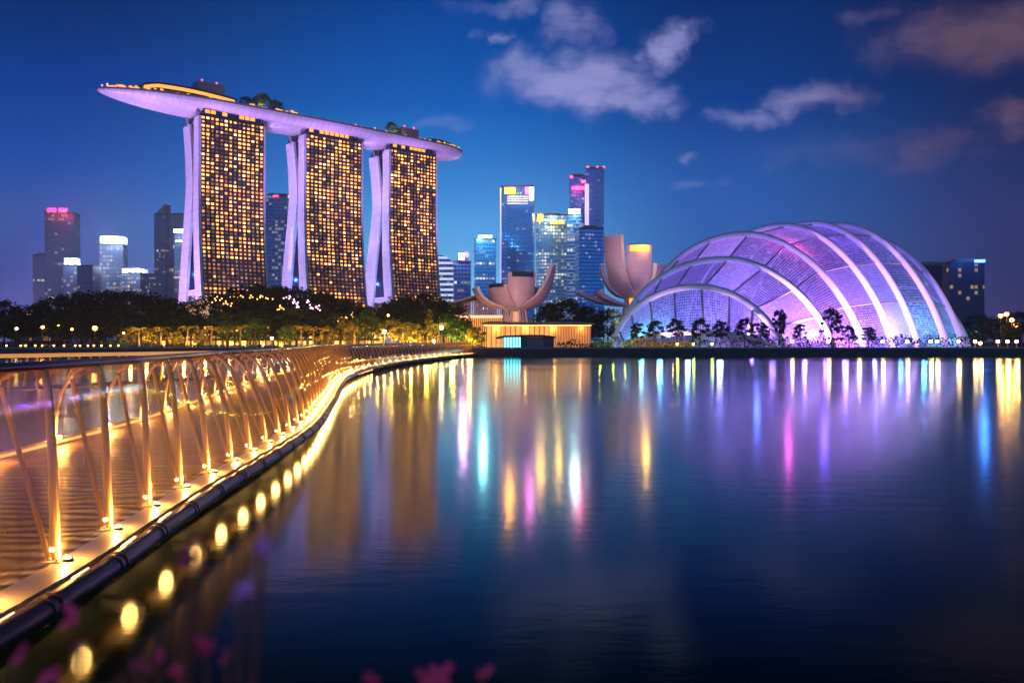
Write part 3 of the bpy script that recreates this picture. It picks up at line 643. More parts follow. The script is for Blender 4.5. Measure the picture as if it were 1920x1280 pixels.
m = MB(); rr = [[Vector((c2[0]+4.*q*math.cos(2*PI*k/20), c2[1]+4.*q*math.sin(2*PI*k/20), zb2+h)) for k in range(20)] for q, h in ((.3,-1.4), (.8,-.9), (1.12,.6), (.2,1.2))]
m.grid(rr, closed=True); m.face(rr[0][::-1]); m.face(rr[-1]); m.build('bowl_base', M['lotus'], o)
m = MB(); m.tube([(c2[0], c2[1], 1.6), (c2[0], c2[1], zb2), (c2[0], c2[1], zb2+1.5)], [3.2, 3.0, 2.0], 14); m.build('core', M['lotus'], o)
m = MB(); m.box(c2[0]-2.6, c2[1]-3.45, zb2-3.6, c2[0]-.9, c2[1]-3.25, zb2-.2); m.build('window', M['warmlit'], o); m = MB(); m.box(c2[0]+1.5, c2[1]-4.6, zb2+2.6, c2[0]+4.6, c2[1]-4.4, zb2+4.6); m.build('window', M['warmlit'], o)
for k in range(8):
    a = 2*PI*k/8+.3; m = MB(); m.tube([(c2[0]+6.4*math.cos(a), c2[1]+6.4*math.sin(a), 1.6), (c2[0]+3.2*math.cos(a), c2[1]+3.2*math.sin(a), zb2+.3)], [.5,.32], 8); m.build('column', M['lotus'], o)
spot((X(965, 195), 192, 9), (c1[0], c1[1], zb+6), 2.2e4, (1., .50, .38), 84, .6)
spot((X(1170, 205), 205, 6), (c2[0]-3, c2[1], zb2+9), 6.0e4, (1., .58, .66), 76, .7)

# ------------------------------------------------------------------ pavilions on the far bank
wood = pmat('warm_timber_louvre', (.42,.24,.10), .6, var=.2, scale=2)
roofm = pmat('pale_metal_roof', (.32,.33,.4), .4, .3)
# tent-roofed hall
o = thing('hall', 'hall with a peaked pale roof and amber timber gable, left of the small lotus', 'hall', (X(890, 232), 240, 1.6))
Yh = 232; pr = [(735, 590), (790, 580), (850, 569), (885, 559), (905, 556), (922, 563), (940, 571), (962, 586)]
m = MB(); m.grid([[(X(x, Yh), Yh+dy, Z(y, Yh)+h) for x, y in pr] for dy, h in ((-2.5,0), (-2.5,.5), (20,.9), (20,.3))], smooth=False); m.build('roof', roofm, o)
m = MB(); gb = [(790, 584), (850, 574), (885, 564), (905, 561), (922, 568), (940, 577), (955, 588)]
n_ = 44
def gy(x):
    for (xa, ya), (xb, yb) in zip(gb, gb[1:]):
        if xa <= x <= xb: return ya+(yb-ya)*(x-xa)/(xb-xa)
    return 588
for i in range(n_): x = 790+165*(i+.5)/n_; m.box(X(x-1.1, Yh), Yh, 1.6, X(x+1.1, Yh), Yh+.4, Z(gy(x), Yh)-.1)
m.build('louvre_wall', wood, o)
m = MB(); m.box(X(792, Yh), Yh+.8, 1.6, X(955, Yh), Yh+1.2, Z(592, Yh)); m.build('inner_wall', glow('amber_interior', (1,.45,.12), .85), o)
m = MB(); m.box(X(800, Yh), Yh-.25, Z(596, Yh), X(953, Yh), Yh-.03, Z(591, Yh)); m.build('lit_fascia', glow('pale_lit_fascia', (1,.62,.36), 1.1), o)
lamp((X(880, 224), 224, 3.5), 2600, (1,.5,.16), .4)
# golden pavilion
Yg = 186; zr = Z(606, Yg)
o = thing('pavilion', 'long low golden-lit pavilion with a flat wooden roof below the small lotus', 'pavilion', (X(1010, Yg), 195, 1.6))
m = MB(); m.hexa([(X(903,Yg),Yg-2,zr-.25),(X(1114,Yg),Yg-2,zr-.4),(X(1104,Yg),Yg+22,zr+.5),(X(912,Yg),Yg+22,zr+.6),(X(903,Yg),Yg-2,zr+.12),(X(1114,Yg),Yg-2,zr),(X(1104,Yg),Yg+22,zr+.9),(X(912,Yg),Yg+22,zr+1.)]); m.build('roof', pmat('orange_timber_roof', (.36,.20,.10), .6, var=.2), o)
m = MB(); m.box(X(910,Yg), Yg+2.2, 1.6, X(1108,Yg), Yg+2.5, zr-.35); m.build('lit_wall', glow('golden_interior', (1,.46,.12), .8), o)
m = MB()
for i in range(66):
    x = 912+(1108-912)*i/65
    if i % 11 and x < 1040 and i % 3: continue
    m.box(X(x,Yg)-.1, Yg+.4, 1.6, X(x,Yg)+.1, Yg+.9, zr-.4)
m.build('louvre', wood, o)
m = MB(); m.box(X(908,Yg), Yg-1.2, zr-.62, X(1108,Yg), Yg-.9, zr-.42); m.build('eave_light', glow('golden_eave_light', (1,.6,.2), 2.4), o)
for q in (930, 985, 1040, 1090): lamp((X(q, Yg), Yg+1.6, zr-1.2), 260, (1,.5,.15), .2)
# boathouse at the water
Yw = 158.5
o = thing('boathouse', 'dark boathouse at the water with a cyan-lit glazed end', 'boathouse', (X(988, Yw), Yw+4, 1.6))
zt_ = Z(631, Yw)
m = MB(); pr = [(931,632.5), (945,630), (985,628.5), (1020,628.5), (1041,631)]
m.grid([[(X(x,Yw), Yw+dy, Z(y,Yw)+h) for x, y in pr] for dy, h in ((-.7,-.3), (-.7,.0), (9,.2), (9,-.3))], smooth=False); m.build('roof', M['dark'], o)
m = MB(); m.box(X(976,Yw), Yw, 1.5, X(1038,Yw), Yw+8.5, zt_-.1); m.build('wall', pmat('dark_violet_render', (.10,.085,.10), .7), o)
m = MB(); m.box(X(988,Yw), Yw-.12, Z(652,Yw), X(1021,Yw), Yw-.02, Z(635,Yw)); m.build('window', M['skylight'], o)
m = MB(); m.box(X(944,Yw), Yw+.5, 1.6, X(975.8,Yw), Yw+7.5, zt_-.15); m.build('glass_front', M['cyanlit'], o)
m = MB()
for q in (944, 949.5, 955, 961, 967, 972): m.box(X(q,Yw)-.1, Yw+.3, 1.6, X(q,Yw)+.1, Yw+.48, zt_-.15)
m.build('glazing_bar', M['dark'], o)
# canopy hall at the first tower's foot
Yc = 330
o = thing('entrance_hall', 'sloping white-edged entrance roof at the foot of the first hotel tower', 'entrance hall', (X(370, Yc), Yc+8, 1.6))
m = MB(); m.hexa([(X(336,Yc),Yc-3,Z(579,Yc)),(X(396,Yc),Yc-3,Z(559,Yc)),(X(396,Yc),Yc+16,Z(559,Yc)+1),(X(336,Yc),Yc+16,Z(579,Yc)+1),(X(336,Yc),Yc-3,Z(572,Yc)),(X(396,Yc),Yc-3,Z(556,Yc)),(X(396,Yc),Yc+16,Z(554,Yc)+1),(X(336,Yc),Yc+16,Z(570,Yc)+1)]); m.build('roof', M['fin'], o)
m = MB(); m.hexa([(X(340,Yc),Yc,1.6),(X(394,Yc),Yc,1.6),(X(394,Yc),Yc+14,1.6),(X(340,Yc),Yc+14,1.6),(X(340,Yc),Yc,Z(578.5,Yc)),(X(394,Yc),Yc,Z(561,Yc)),(X(394,Yc),Yc+14,Z(561,Yc)),(X(340,Yc),Yc+14,Z(578.5,Yc))]); m.build('lit_wall', glow('pale_amber_wall', (1,.55,.25), .7), o)
# arcade of lit shops behind the trees
sh = facade('shop_glass', base=(.1,.06,.03), cw=1.6, ch=3.4, frac=.95, rows=.5, warm=(1,.5,.12), cool=(1,.5,.12), es=2.4, metal=.1, frame=(.14,.08,.04), mx=.14, my=.12, seed=41)
for lab, a, b_, top, Yq in (('long amber-lit shop arcade behind the trees left of the middle hotel tower', 300, 560, 611, 205), ('short amber-lit shop arcade behind the trees below the gap after the middle hotel tower', 578, 705, 612, 202),
                       ('low lodge with an orange-lit eave under the trees at far left', 28, 92, 588, 235)):
    o = thing('shop_arcade' if a > 100 else 'lodge', lab, 'arcade' if a > 100 else 'lodge', (X((a+b_)/2, Yq), Yq+4, 1.6)); z = Z(top, Yq); x0, x1 = X(a, Yq), X(b_, Yq)
    m = MB(); m.prism([(x0,Yq),(x1,Yq),(x1,Yq+8),(x0,Yq+8)], 1.6, z, True); m.build('shopfront' if a > 100 else 'wall', sh if a > 100 else facade('lodge_wall', base=(.1,.05,.02), cw=2., ch=2.6, frac=.5, warm=(1,.4,.08), cool=(1,.5,.15), es=.6, metal=0, frame=(.03,.02,.015), seed=44), o)
    m = MB(); m.box(x0-1, Yq-1.8, z, x1+1, Yq+9, z+.45); m.build('roof', M['dark'], o)
    m = MB(); m.box(x0, Yq-1.6, z-.4, x1, Yq-1.4, z-.12); m.build('eave_light', M['warmlit'], o)
    k = 0
    while x0+k*4.2 < x1: m = MB(); m.tube([(x0+k*4.2, Yq-1.5, 1.6), (x0+k*4.2, Yq-1.5, z)], .22, 8); m.build('column', wood, o); k += 1

# ------------------------------------------------------------------ the glass dome
ARCH = [(1166,1456,625,172,166), (1156,1464,543,180,168.5), (1163,1557,491,192,171), (1192,1613,444,206,176), (1282,1668,428,220,181.5), (1348,1715,424,233,187), (1392,1769,427,243,190), (1462,1800,452,252,199), (1585,1813,540,260,208), (1690,1816,618,264,214)]
DC = P(1500, 640, 200); DC.z = 1.6
dome = thing('glass_dome', 'ribbed glass conservatory dome glowing violet on the far bank', 'conservatory', DC)
def arch(i, n=48, out=0.):
    """row of points along arch i (fractional i blends neighbours)"""
    k = min(int(i), len(ARCH)-2); f = i-k
    a = [ARCH[k][j]+(ARCH[k+1][j]-ARCH[k][j])*f for j in range(5)]
    A, B = Vector((X(a[0], a[3]), a[3], 1.6)), Vector((X(a[1], a[4]), a[4], 1.6)); ym = (a[3]+a[4])/2; h = Z(a[2], ym)-1.6; res = []
    for j in range(n+1):
        th = PI*j/n; s = (1-math.copysign(abs(math.cos(th))**.97, math.cos(th)))/2
        q = A.lerp(B, s); q.z = 1.6+h*math.sin(th)**(1.12 if j < n/2 else 1.56)
        if out:
            ctr = A.lerp(B, .5); d = Vector((q.x-ctr.x, q.y-ctr.y, (q.z-1.6)*1.4)); d.normalize(); q = q+d*out
            q.z = max(q.z, 1.3)
        res.append(q)
    return res
def dome_glass(name, seed):
    m = bpy.data.materials.new(name); m.use_nodes = True; t = NT(m.node_tree)
    uv = t.n('TexCoord').outputs['UV']; u, v, _ = t.sep(uv)
    fu, fv = t.m('FRACT', u), t.m('FRACT', v)
    bar = t.m('MAXIMUM', t.m('LESS_THAN', fu, .15), t.m('LESS_THAN', fv, .15))
    wn = t.n('TexWhiteNoise', noise_dimensions='3D'); t.put(wn.inputs['Vector'], t.comb(t.m('FLOOR', u), t.m('FLOOR', v), seed))
    pn = t.n('TexWhiteNoise', noise_dimensions='3D'); t.put(pn.inputs['Vector'], t.comb(t.m('FLOOR', t.m('DIVIDE', u, 15)), t.m('FLOOR', t.m('DIVIDE', v, 16)), seed+3.5))
    frit = t.m('ADD', t.m('MULTIPLY', t.m('POWER', wn.outputs['Value'], 2.2), .22), t.m('MULTIPLY', t.m('POWER', pn.outputs['Value'], 2.6), .7))
    tl = t.n('BsdfTranslucent'); t.put(tl.inputs[0], (.86,.84,.92))
    tp = t.n('BsdfTransparent'); tp.inputs[0].default_value = (.52,.57,.80,1)
    gl = t.n('BsdfGlossy'); gl.inputs[0].default_value = (.85,.88,.95,1); gl.inputs['Roughness'].default_value = .06
    m1 = t.n('MixShader'); t.put(m1.inputs[0], t.m('ADD', .03, frit, clamp=True)); t.t.links.new(tp.outputs[0], m1.inputs[1]); t.t.links.new(tl.outputs[0], m1.inputs[2])
    m2 = t.n('MixShader'); fr = t.n('LayerWeight'); fr.inputs[0].default_value = .35
    t.put(m2.inputs[0], t.m('ADD', .03, t.m('MULTIPLY', fr.outputs['Fresnel'], .28))); t.t.links.new(m1.outputs[0], m2.inputs[1]); t.t.links.new(gl.outputs[0], m2.inputs[2])
    df = t.n('BsdfDiffuse'); df.inputs[0].default_value = (.10,.095,.13,1); tb = t.n('BsdfTranslucent'); tb.inputs[0].default_value = (.46,.42,.54,1)
    mb_ = t.n('AddShader'); t.t.links.new(df.outputs[0], mb_.inputs[0]); t.t.links.new(tb.outputs[0], mb_.inputs[1])
    m3 = t.n('MixShader'); t.put(m3.inputs[0], bar); t.t.links.new(m2.outputs[0], m3.inputs[1]); t.t.links.new(mb_.outputs[0], m3.inputs[2])
    o_ = t.n('OutputMaterial'); t.t.links.new(m3.outputs[0], o_.inputs[0]); return m
DG = dome_glass('frosted_dome_glass', 2.)
M['rib'] = pmat('white_steel_rib', (.8,.76,.8), .5, var=.04)
M['purlin'] = pmat('grey_steel_purlin', (.34,.32,.36), .45, .3)
NA = 48
for k in range(len(ARCH)-1):
    rows = [arch(k+f/4*.998+.001, NA) for f in range(5)]
    m = MB(); m.grid(rows, uvs=lambda i, j: (j*3.0, k*16+i*4.0)); m.build('glass_bay', DG, dome)
for k in range(len(ARCH)-1):
    if 0 < k:
        pts = arch(k, NA, .6); m = MB(); m.tube(pts, .74, 10); m.build('rib', M['rib'], dome)
    for j in range(5, NA-3, 5):
        q = [arch(k+f/4*.998+.001, NA, .16)[j] for f in range(5)]; m = MB(); m.tube(q, .24, 5); m.build('purlin', M['purlin'], dome)
pts = arch(0, NA, .2); m = MB(); m.tube(pts, .5, 6); m.build('sill_beam', M['rib'], dome)
# inside: terraces of planting and the coloured projectors
rnd = random.Random(8); pbm = pmat('planting_inside', (.06,.09,.05), .9, scale=.8)
for k in range(9):
    m = MB(); t_ = k/8; c = (X(1330+370*t_, 184+34*t_), 184+34*t_); s_ = rnd.uniform(4, 8)
    m.tube([(c[0], c[1], 1.5), (c[0], c[1], rnd.uniform(4, 9))], [s_, s_*.5], 9); m.build('planting_mound', pbm, dome)
for px, Y, z, e, c in ((1202,173.5,3,800,(.1,.8,.6)), (1238,174,3,1200,(.1,.6,.8)), (1290,176,3,2200,(.15,.42,1.)), (1350,176,3,2600,(.3,.3,1.)), (1410,175.5,4,3600,(.36,.20,1.)), (1448,172.5,3,2400,(.55,.30,1.)),
                       (1510,179,3.5,5600,(.48,.22,1.)), (1548,176,4,2200,(.75,.22,.9)), (1585,183,4,6200,(.34,.18,1.)), (1640,187,4,5400,(.26,.24,1.)), (1690,193.5,5,3600,(.16,.55,1.)), (1733,196,4,2600,(.12,.65,.9)), (1772,203,4,1700,(.06,.8,.75)),
                       (1478,188,23,1500,(1.,.12,.45)), (1420,185,15,900,(.2,.35,1.)), (1545,200,22,2200,(.28,.14,1.)), (1640,207,16,1600,(.28,.22,1.)), (1350,184,8,1000,(.2,.5,.9))):
    lamp((X(px, Y), Y, z), e*1.5, (c[0]*.9, c[1]*.70, c[2]), .6, 'projector_light')
lamp((X(1803, 212), 211, 3.2), 1600, (.08,1.,.45), .4, 'projector_light'); lamp((X(1216, 236), 240.5, Z(468, 240)+1.5), 1500, (1,.5,.1), .4, 'added_streak_light')  # green and gold lamps added for their streaks on the water
# pinkish projectors on the bank in front that wash the ribs
for px, tx, ty, tz, e in ((1250,1300,175,10,30000), (1400,1440,176,14,70000), (1520,1540,185,20,135000), (1640,1610,190,22,120000), (1740,1690,196,20,80000)):
    spot((X(px, 167.4), 167.4, 3.4), (X(tx, ty), ty, tz), e*.62, PINKV, 110, .8, .3)
# ------------------------------------------------------------------ trees
def tree_proto(seed, leaf, h=14., wd=7.5, clear=.22, nclump=62, per=46, ls=.5, flat=.8, name='tree', pointed=False, trunk_r=.34):
    rnd = random.Random(seed); o = thing(name, '', 'tree', (0,0,0)); OFF[o.name] = Vector()
    m = MB(); top = Vector((rnd.uniform(-.4,.4), rnd.uniform(-.4,.4), h*.62)); fork = Vector((0,0,h*clear))
    m.tube([(0,0,-.2), fork*.5+Vector((.1,0,0)), fork, top], [trunk_r, trunk_r*.8, trunk_r*.7, trunk_r*.22], 7)
    cl = []
    while len(cl) < nclump:
        a, u, r = rnd.uniform(0, 2*PI), rnd.uniform(-.55, 1), rnd.uniform(.35, 1)**.5
        k = math.sqrt(max(0, 1-u*u)) if not pointed else (1-(u+.55)/1.55)*.95+.05
        hw = wd*(.82+.3*noise.noise((math.cos(a)*1.3, math.sin(a)*1.3, seed+u)))
        z = h*clear + (h*(1-clear))*(u*flat+.55)/(flat+.55)
        cl.append((Vector((math.cos(a)*k*hw*r, math.sin(a)*k*hw*r, z)), rnd.uniform(.6, 1.25)))
    for c, _ in rnd.sample(cl, 11): m.tube([fork+Vector((0,0,h*.05*rnd.random())), (fork+c)/2+Vector((0,0,-.3)), c], [trunk_r*.42, trunk_r*.28, .05], 5)
    m.build('trunk', M['bark'], o)
    m = MB()
    for c, s in cl:
        R_ = wd*.24*s
        for _ in range(per):
            d = Vector((rnd.gauss(0,1), rnd.gauss(0,1), rnd.gauss(0,.7))); d = d.normalized()*R_*rnd.random()**.45
            n_ = (d.normalized()+Vector((rnd.gauss(0,.6), rnd.gauss(0,.6), rnd.gauss(0,.6)+.3))).normalized()
            a = n_.orthogonal().normalized(); b_ = n_.cross(a); th = rnd.uniform(0, 2*PI); a, b_ = a*math.cos(th)+b_*math.sin(th), b_*math.cos(th)-a*math.sin(th)
            l = ls*rnd.uniform(.55, 1.25); q = c+d; m.face([q-a*l, q-b_*l*.45, q+a*l, q+b_*l*.45])
    m.build('crown', M[leaf], o); o['proto_h'] = h; o['proto_w'] = wd; return o
PROTO = {}
def tree_at(kind, px, top, half, Y, label, group, rz=None, cat='tree'):
    """a tree whose crown reaches photo height `top`, half-width in metres"""
    root = PROTO[kind]; h = Z(top, Y)-1.6; sc = (half/root['proto_w']*1.05, half/root['proto_w']*1.05, h/root['proto_h']*.98)
    rz = (px*.37) % 6.28 if rz is None else rz
    if not root.get('label'): r = root; r.location = (X(px, Y), Y, 1.6); r.rotation_euler.z = rz; r.scale = sc; r['label'] = label; r['group'] = group
    else: r = dup(root, (X(px, Y), Y, 1.6), rz, sc, label, group)
    r['category'] = cat; return r
PROTO['a'] = tree_proto(1, 'leaf'); PROTO['b'] = tree_proto(2, 'leaf', flat=.65); PROTO['c'] = tree_proto(3, 'leaf', clear=.3)
PROTO['y'] = tree_proto(4, 'leafy', h=6, wd=2.6, nclump=40, per=36, ls=.26, trunk_r=.13, name='small_tree')
PROTO['g'] = tree_proto(5, 'leafg', h=6.5, wd=3, nclump=44, per=36, ls=.28, trunk_r=.14, name='small_tree')
PROTO['p'] = tree_proto(6, 'leafy', h=8, wd=2.2, nclump=40, per=36, ls=.26, trunk_r=.12, pointed=True, clear=.12, name='small_tree')
PROTO['d'] = tree_proto(7, 'leaf', h=6.5, wd=2.3, nclump=34, per=34, ls=.26, trunk_r=.12, clear=.34, name='young_tree')
GB = 'dark trees on the far bank'
big = [('a',8,566,7,215,'dark round tree at the left edge of the picture on the far bank'),
 ('b',62,574,8,222,'low dark tree above the orange-eaved lodge at far left'),
 ('c',112,558,8,210,'dark tree on the far bank below the red-signed slate tower'),
 ('a',152,551,9,206,'broad dark tree below the squat block right of the red-signed tower'),
 ('b',198,549,9,208,'broad dark tree below the glaring white-crowned slim tower'),
 ('c',240,550,9,204,'broad dark tree below the thin-crowned low block'),
 ('a',283,555,8,207,'dark tree below the hazy antenna tower'),
 ('b',322,563,7,205,'dark tree just left of the first hotel tower\'s outer fin'),
 ('c',352,590,5,200,'low dark tree hiding the foot of the first tower\'s outer fin'),
 ('b',404,556,7,208,'dark tree below the left edge of the first hotel tower\'s window wall'),
 ('a',440,543,9,210,'broad dark tree in front of the first hotel tower\'s window wall'),
 ('c',482,538,9,207,'tall dark tree below the right edge of the first hotel tower'),
 ('b',522,541,9,211,'dark tree in front of the dark blue block between two hotel towers'),
 ('a',562,545,9,208,'dark tree hiding the feet of the middle hotel tower\'s fins'),
 ('c',602,552,9,209,'dark tree below the middle hotel tower\'s window wall'),
 ('b',642,563,8,206,'dark tree below the right edge of the middle hotel tower'),
 ('a',680,577,7,204,'dark tree in the gap between the middle and third hotel towers'),
 ('b',722,572,8,212,'dark tree in front of the third hotel tower\'s fins'),
 ('c',762,560,9,214,'dark tree below the left half of the third tower\'s window wall'),
 ('a',796,554,9,216,'tallest dark tree below the third hotel tower\'s window wall'),
 ('b',832,566,8,213,'dark tree just left of the peaked timber hall'),
 ('c',1032,571,6,226,'dark tree right behind the small lotus museum'),
 ('b',1066,564,7,228,'taller dark tree between the two lotus museums'),
 ('a',1100,576,6,222,'dark tree below the low petals of the bigger lotus museum'),
 ('c',1140,582,6,214,'dark tree between the bigger lotus museum and the dome\'s left end'),
 ('a',1836,592,6,215,'dark tree beside the right foot of the dome'),
 ('b',1868,600,6,205,'dark tree in front of the bright sodium lamps at far right'),
 ('c',1908,588,7,222,'dark tree at the right edge of the picture')]
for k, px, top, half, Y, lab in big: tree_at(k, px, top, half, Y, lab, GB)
# some lower, nearer dark trees that fill the mass
for k, px, top, half, Y, lab in (('b',28,596,6,190,'low dark tree in front of the lodge, left end'),('c',128,590,7,188,'low dark tree right of the orange-eaved lodge'),('a',176,588,7,190,'low dark tree behind the brightest orange lamp'),
   ('b',222,585,7,188,'low dark tree left of the amber shop arcade'),('a',292,588,7,196,'low dark tree over the left end of the shop arcade'),('c',336,590,6,194,'low dark tree over the shop arcade near the entrance roof'),('g',425,588,7,193,'low dark tree over the shop arcade below the first hotel tower'),('g',470,584,7,195,'low dark tree over the middle of the shop arcade'),('b',512,583,7,194,'low dark tree over the right part of the shop arcade'),('g',556,580,7,196,'low dark tree over the right end of the long arcade'),('b',600,585,7,194,'low dark tree over the short arcade, left end'),('g',640,588,6,193,'low dark tree over the middle of the short arcade')):
    tree_at(k, px, top, half, Y, lab, GB)
GS = 'small lit trees along the far bank'
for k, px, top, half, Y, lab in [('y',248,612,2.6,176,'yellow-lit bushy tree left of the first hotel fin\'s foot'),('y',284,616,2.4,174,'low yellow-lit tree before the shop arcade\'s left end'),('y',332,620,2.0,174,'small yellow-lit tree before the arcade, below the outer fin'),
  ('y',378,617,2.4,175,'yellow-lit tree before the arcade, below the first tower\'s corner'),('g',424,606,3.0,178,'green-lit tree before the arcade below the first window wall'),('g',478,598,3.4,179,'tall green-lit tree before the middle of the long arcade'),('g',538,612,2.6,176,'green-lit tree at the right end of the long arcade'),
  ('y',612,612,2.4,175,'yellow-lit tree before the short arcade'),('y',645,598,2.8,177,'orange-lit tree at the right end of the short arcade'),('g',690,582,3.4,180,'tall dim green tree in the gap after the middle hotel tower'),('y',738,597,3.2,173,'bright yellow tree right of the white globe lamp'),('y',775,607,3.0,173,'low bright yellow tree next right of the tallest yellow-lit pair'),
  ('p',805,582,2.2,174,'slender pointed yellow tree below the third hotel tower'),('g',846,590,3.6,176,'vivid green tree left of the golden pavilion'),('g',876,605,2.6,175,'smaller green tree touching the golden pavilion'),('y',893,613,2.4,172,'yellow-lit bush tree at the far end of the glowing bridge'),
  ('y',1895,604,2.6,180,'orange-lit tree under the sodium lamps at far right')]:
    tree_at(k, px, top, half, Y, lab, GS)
GD = 'young trees before the dome'
for px, top, half, lab in [(1196,604,1.8,'short dark young tree before the dome\'s left end'),(1228,600,2.2,'dark young tree before the teal-lit dome panes'),(1268,597,2.4,'bushy dark young tree before the lowest dome arch, left side'),(1312,596,2.4,'dark young tree below the top of the lowest dome arch'),(1352,600,2.2,'dark young tree before the lowest dome arch, right side'),(1396,595,2.4,'dark young tree near the right end of the lowest dome arch'),(1425,603,2.,'short dark young tree left of the lone slender one'),
  (1461,579,1.9,'lone slender dark tree before the violet panes'),(1500,606,1.5,'short round tree between two taller ones before the dome'),(1559,577,2.5,'tallest round-headed tree before the dome, at the bright rib\'s foot'),(1592,610,1.7,'short dark tree right of the round-headed tree'),(1628,612,1.8,'short dark tree at the foot of the third white rib')]:
    tree_at('d', px, top, half, 166.5, lab, GD)
GR = 'trees planted on the hotel\'s rooftop deck'
for k, a, b_, h, half, lab in (('b',37,2,12,6,'left one of the leafy trees on the rooftop deck beside the bigger plant room'),('g',46,-3,14.5,7.5,'middle and tallest tree on the rooftop deck above the first hotel tower'),('b',57,1,13,7.5,'right dark round tree on the deck above the first hotel tower'),
                               ('g',151,-3,13,7.5,'brightly lit green tree on the deck left of the smaller plant room'),('b',158,2,11,5,'dark round tree touching the smaller plant room on the deck')):
    root = PROTO[k]; q = LP(a, bend(a)+b_, ZT-.7); dup(root, q, a, (half/root['proto_w'], half/root['proto_w'], h/root['proto_h']), lab, GR)
lamp(LP(151, bend(151)-8, ZT+3), 9000, (1,.85,.5), .3); lamp(LP(44, bend(44)-7, ZT+3), 9000, (1,.72,.22), .3)
lamp(LP(-5, bend(-5)-8, ZT+3), 500, (1,.6,.2), .3); lamp(LP(190, bend(190)-10, ZT+5), 900, (1,.6,.2), .3)

# hedges and flower beds along the bank
def hedge(px0, px1, top, Y, leaf, label, seed, dens=30):
    rnd = random.Random(seed); m = MB(); x0, x1 = X(px0, Y), X(px1, Y); h = Z(top, Y)-1.6
    for _ in range(int((x1-x0)*dens)):
        x = rnd.uniform(x0, x1); hh = h*(.72+.42*noise.noise((x*.35, seed, 1))+.18*noise.noise((x*1.4, seed, 5))); y = Y+rnd.gauss(0, .55); z = 1.6+hh*rnd.random()**.7
        n_ = Vector((rnd.gauss(0,1), rnd.gauss(0,1)-.5, rnd.gauss(0,.7)+.3)).normalized(); a = n_.orthogonal().normalized(); b_ = n_.cross(a); th = rnd.uniform(0, 6.28)
        a, b_ = a*math.cos(th)+b_*math.sin(th), b_*math.cos(th)-a*math.sin(th); l = rnd.uniform(.16, .36); q = Vector((x, y, z)); m.face([q-a*l, q-b_*l*.45, q+a*l, q+b_*l*.45])
    o = m.build('hedge', M[leaf], None); tag(o, label, 'hedge')
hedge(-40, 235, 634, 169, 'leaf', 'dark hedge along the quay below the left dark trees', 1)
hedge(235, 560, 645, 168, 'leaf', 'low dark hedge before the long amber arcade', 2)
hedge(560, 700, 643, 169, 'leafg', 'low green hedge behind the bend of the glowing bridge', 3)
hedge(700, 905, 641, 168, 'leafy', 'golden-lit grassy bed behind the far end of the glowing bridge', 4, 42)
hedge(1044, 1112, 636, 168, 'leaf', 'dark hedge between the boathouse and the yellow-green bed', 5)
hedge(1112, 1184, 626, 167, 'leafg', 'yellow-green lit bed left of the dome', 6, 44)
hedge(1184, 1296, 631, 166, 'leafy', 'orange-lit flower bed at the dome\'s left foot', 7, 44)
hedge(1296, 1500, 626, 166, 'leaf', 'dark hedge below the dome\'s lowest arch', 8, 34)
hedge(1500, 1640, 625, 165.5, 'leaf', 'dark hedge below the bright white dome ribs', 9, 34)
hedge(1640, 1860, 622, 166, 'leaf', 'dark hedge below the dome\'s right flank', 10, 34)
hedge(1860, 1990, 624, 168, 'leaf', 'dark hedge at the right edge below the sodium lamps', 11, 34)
# ------------------------------------------------------------------ lamps
SL = {}
def street_lamp(px, py, Y, mt, label, r=.3, group='lamps along the far bank', name='street_lamp', power=0, colr=WARM, polem=None):
    z = Z(py, Y); x = X(px, Y); o = thing(name, label, 'lamp', (x, Y, 1.6), group)
    m = MB(); m.tube([(x, Y, 1.6), (x, Y, 1.75), (x, Y, 1.8), (x, Y, z-r*.8)], [.16, .16, .07, .05], 8); m.build('pole', M[polem] if polem else M['dark'], o)
    m = MB(); m.ball((x, Y, z), r, 10, 7); m.build('lamp_globe', M[mt], o)
    m = MB(); m.tube([(x, Y, z+r*.8), (x, Y, z+r*1.25)], [r*.8, r*.2], 8); m.build('lamp_cap', M['dark'], o)
    if power: lamp((x, Y-r-.35, z), power, colr, .2)
    return o
M['whitepole'] = pmat('white_lamp_pole', (.8,.8,.8), .5)
PR = 'low warm lamps along the promenade before the dome'
M['promlamp'] = glow('promenade_lamp_globe', (1., .56, .26), 34)
for px, nm in ((1485,'before the dome\'s violet panes, leftmost of the row'),(1553,'at the foot of the brightest white rib'),(1610,'at the foot of the second white rib'),(1655,'below the pink-tinged rib'),(1701,'below the dome\'s cyan-lit base'),(1745,'left one of the close pair under the dome\'s right rib'),(1757,'right one of the close pair under the dome\'s right rib'),
               (1797,'at the dome\'s right end'),(1828,'just right of the dome'),(1838,'second one right of the dome, slightly lower'),(1871,'left of the last three at far right'),(1889,'middle of the last three at far right'),(1906,'right of the last three at far right')):
    street_lamp(px, 640 if px != 1838 else 643, 161.5, 'promlamp', 'low warm promenade lamp '+nm, .30, PR, 'promenade_lamp', 160 if px > 1500 else 80)
for px, nm in ((1270,'left of the three yellow-green lamps below the dome'),(1300,'middle of the three yellow-green lamps below the dome'),(1335,'right of the three yellow-green lamps below the dome')):
    street_lamp(px, 645, 160.6, 'yellowgreen', 'yellow-green bollard lamp, '+nm, .24, 'yellow-green bollard lamps', 'bollard_lamp', 60, (.7,1,.15))
for px, py, nm in ((1876,592,'left of the sodium lamps above the trees at far right'),(1887,589,'top one of the sodium lamps above the trees at far right'),(1897,600,'middle of the sodium lamps at far right'),(1905,609,'lowest of the sodium lamps at far right')):
    street_lamp(px, py, 196, 'orange', 'tall sodium street lamp, '+nm, .5, power=700, colr=AMBER)
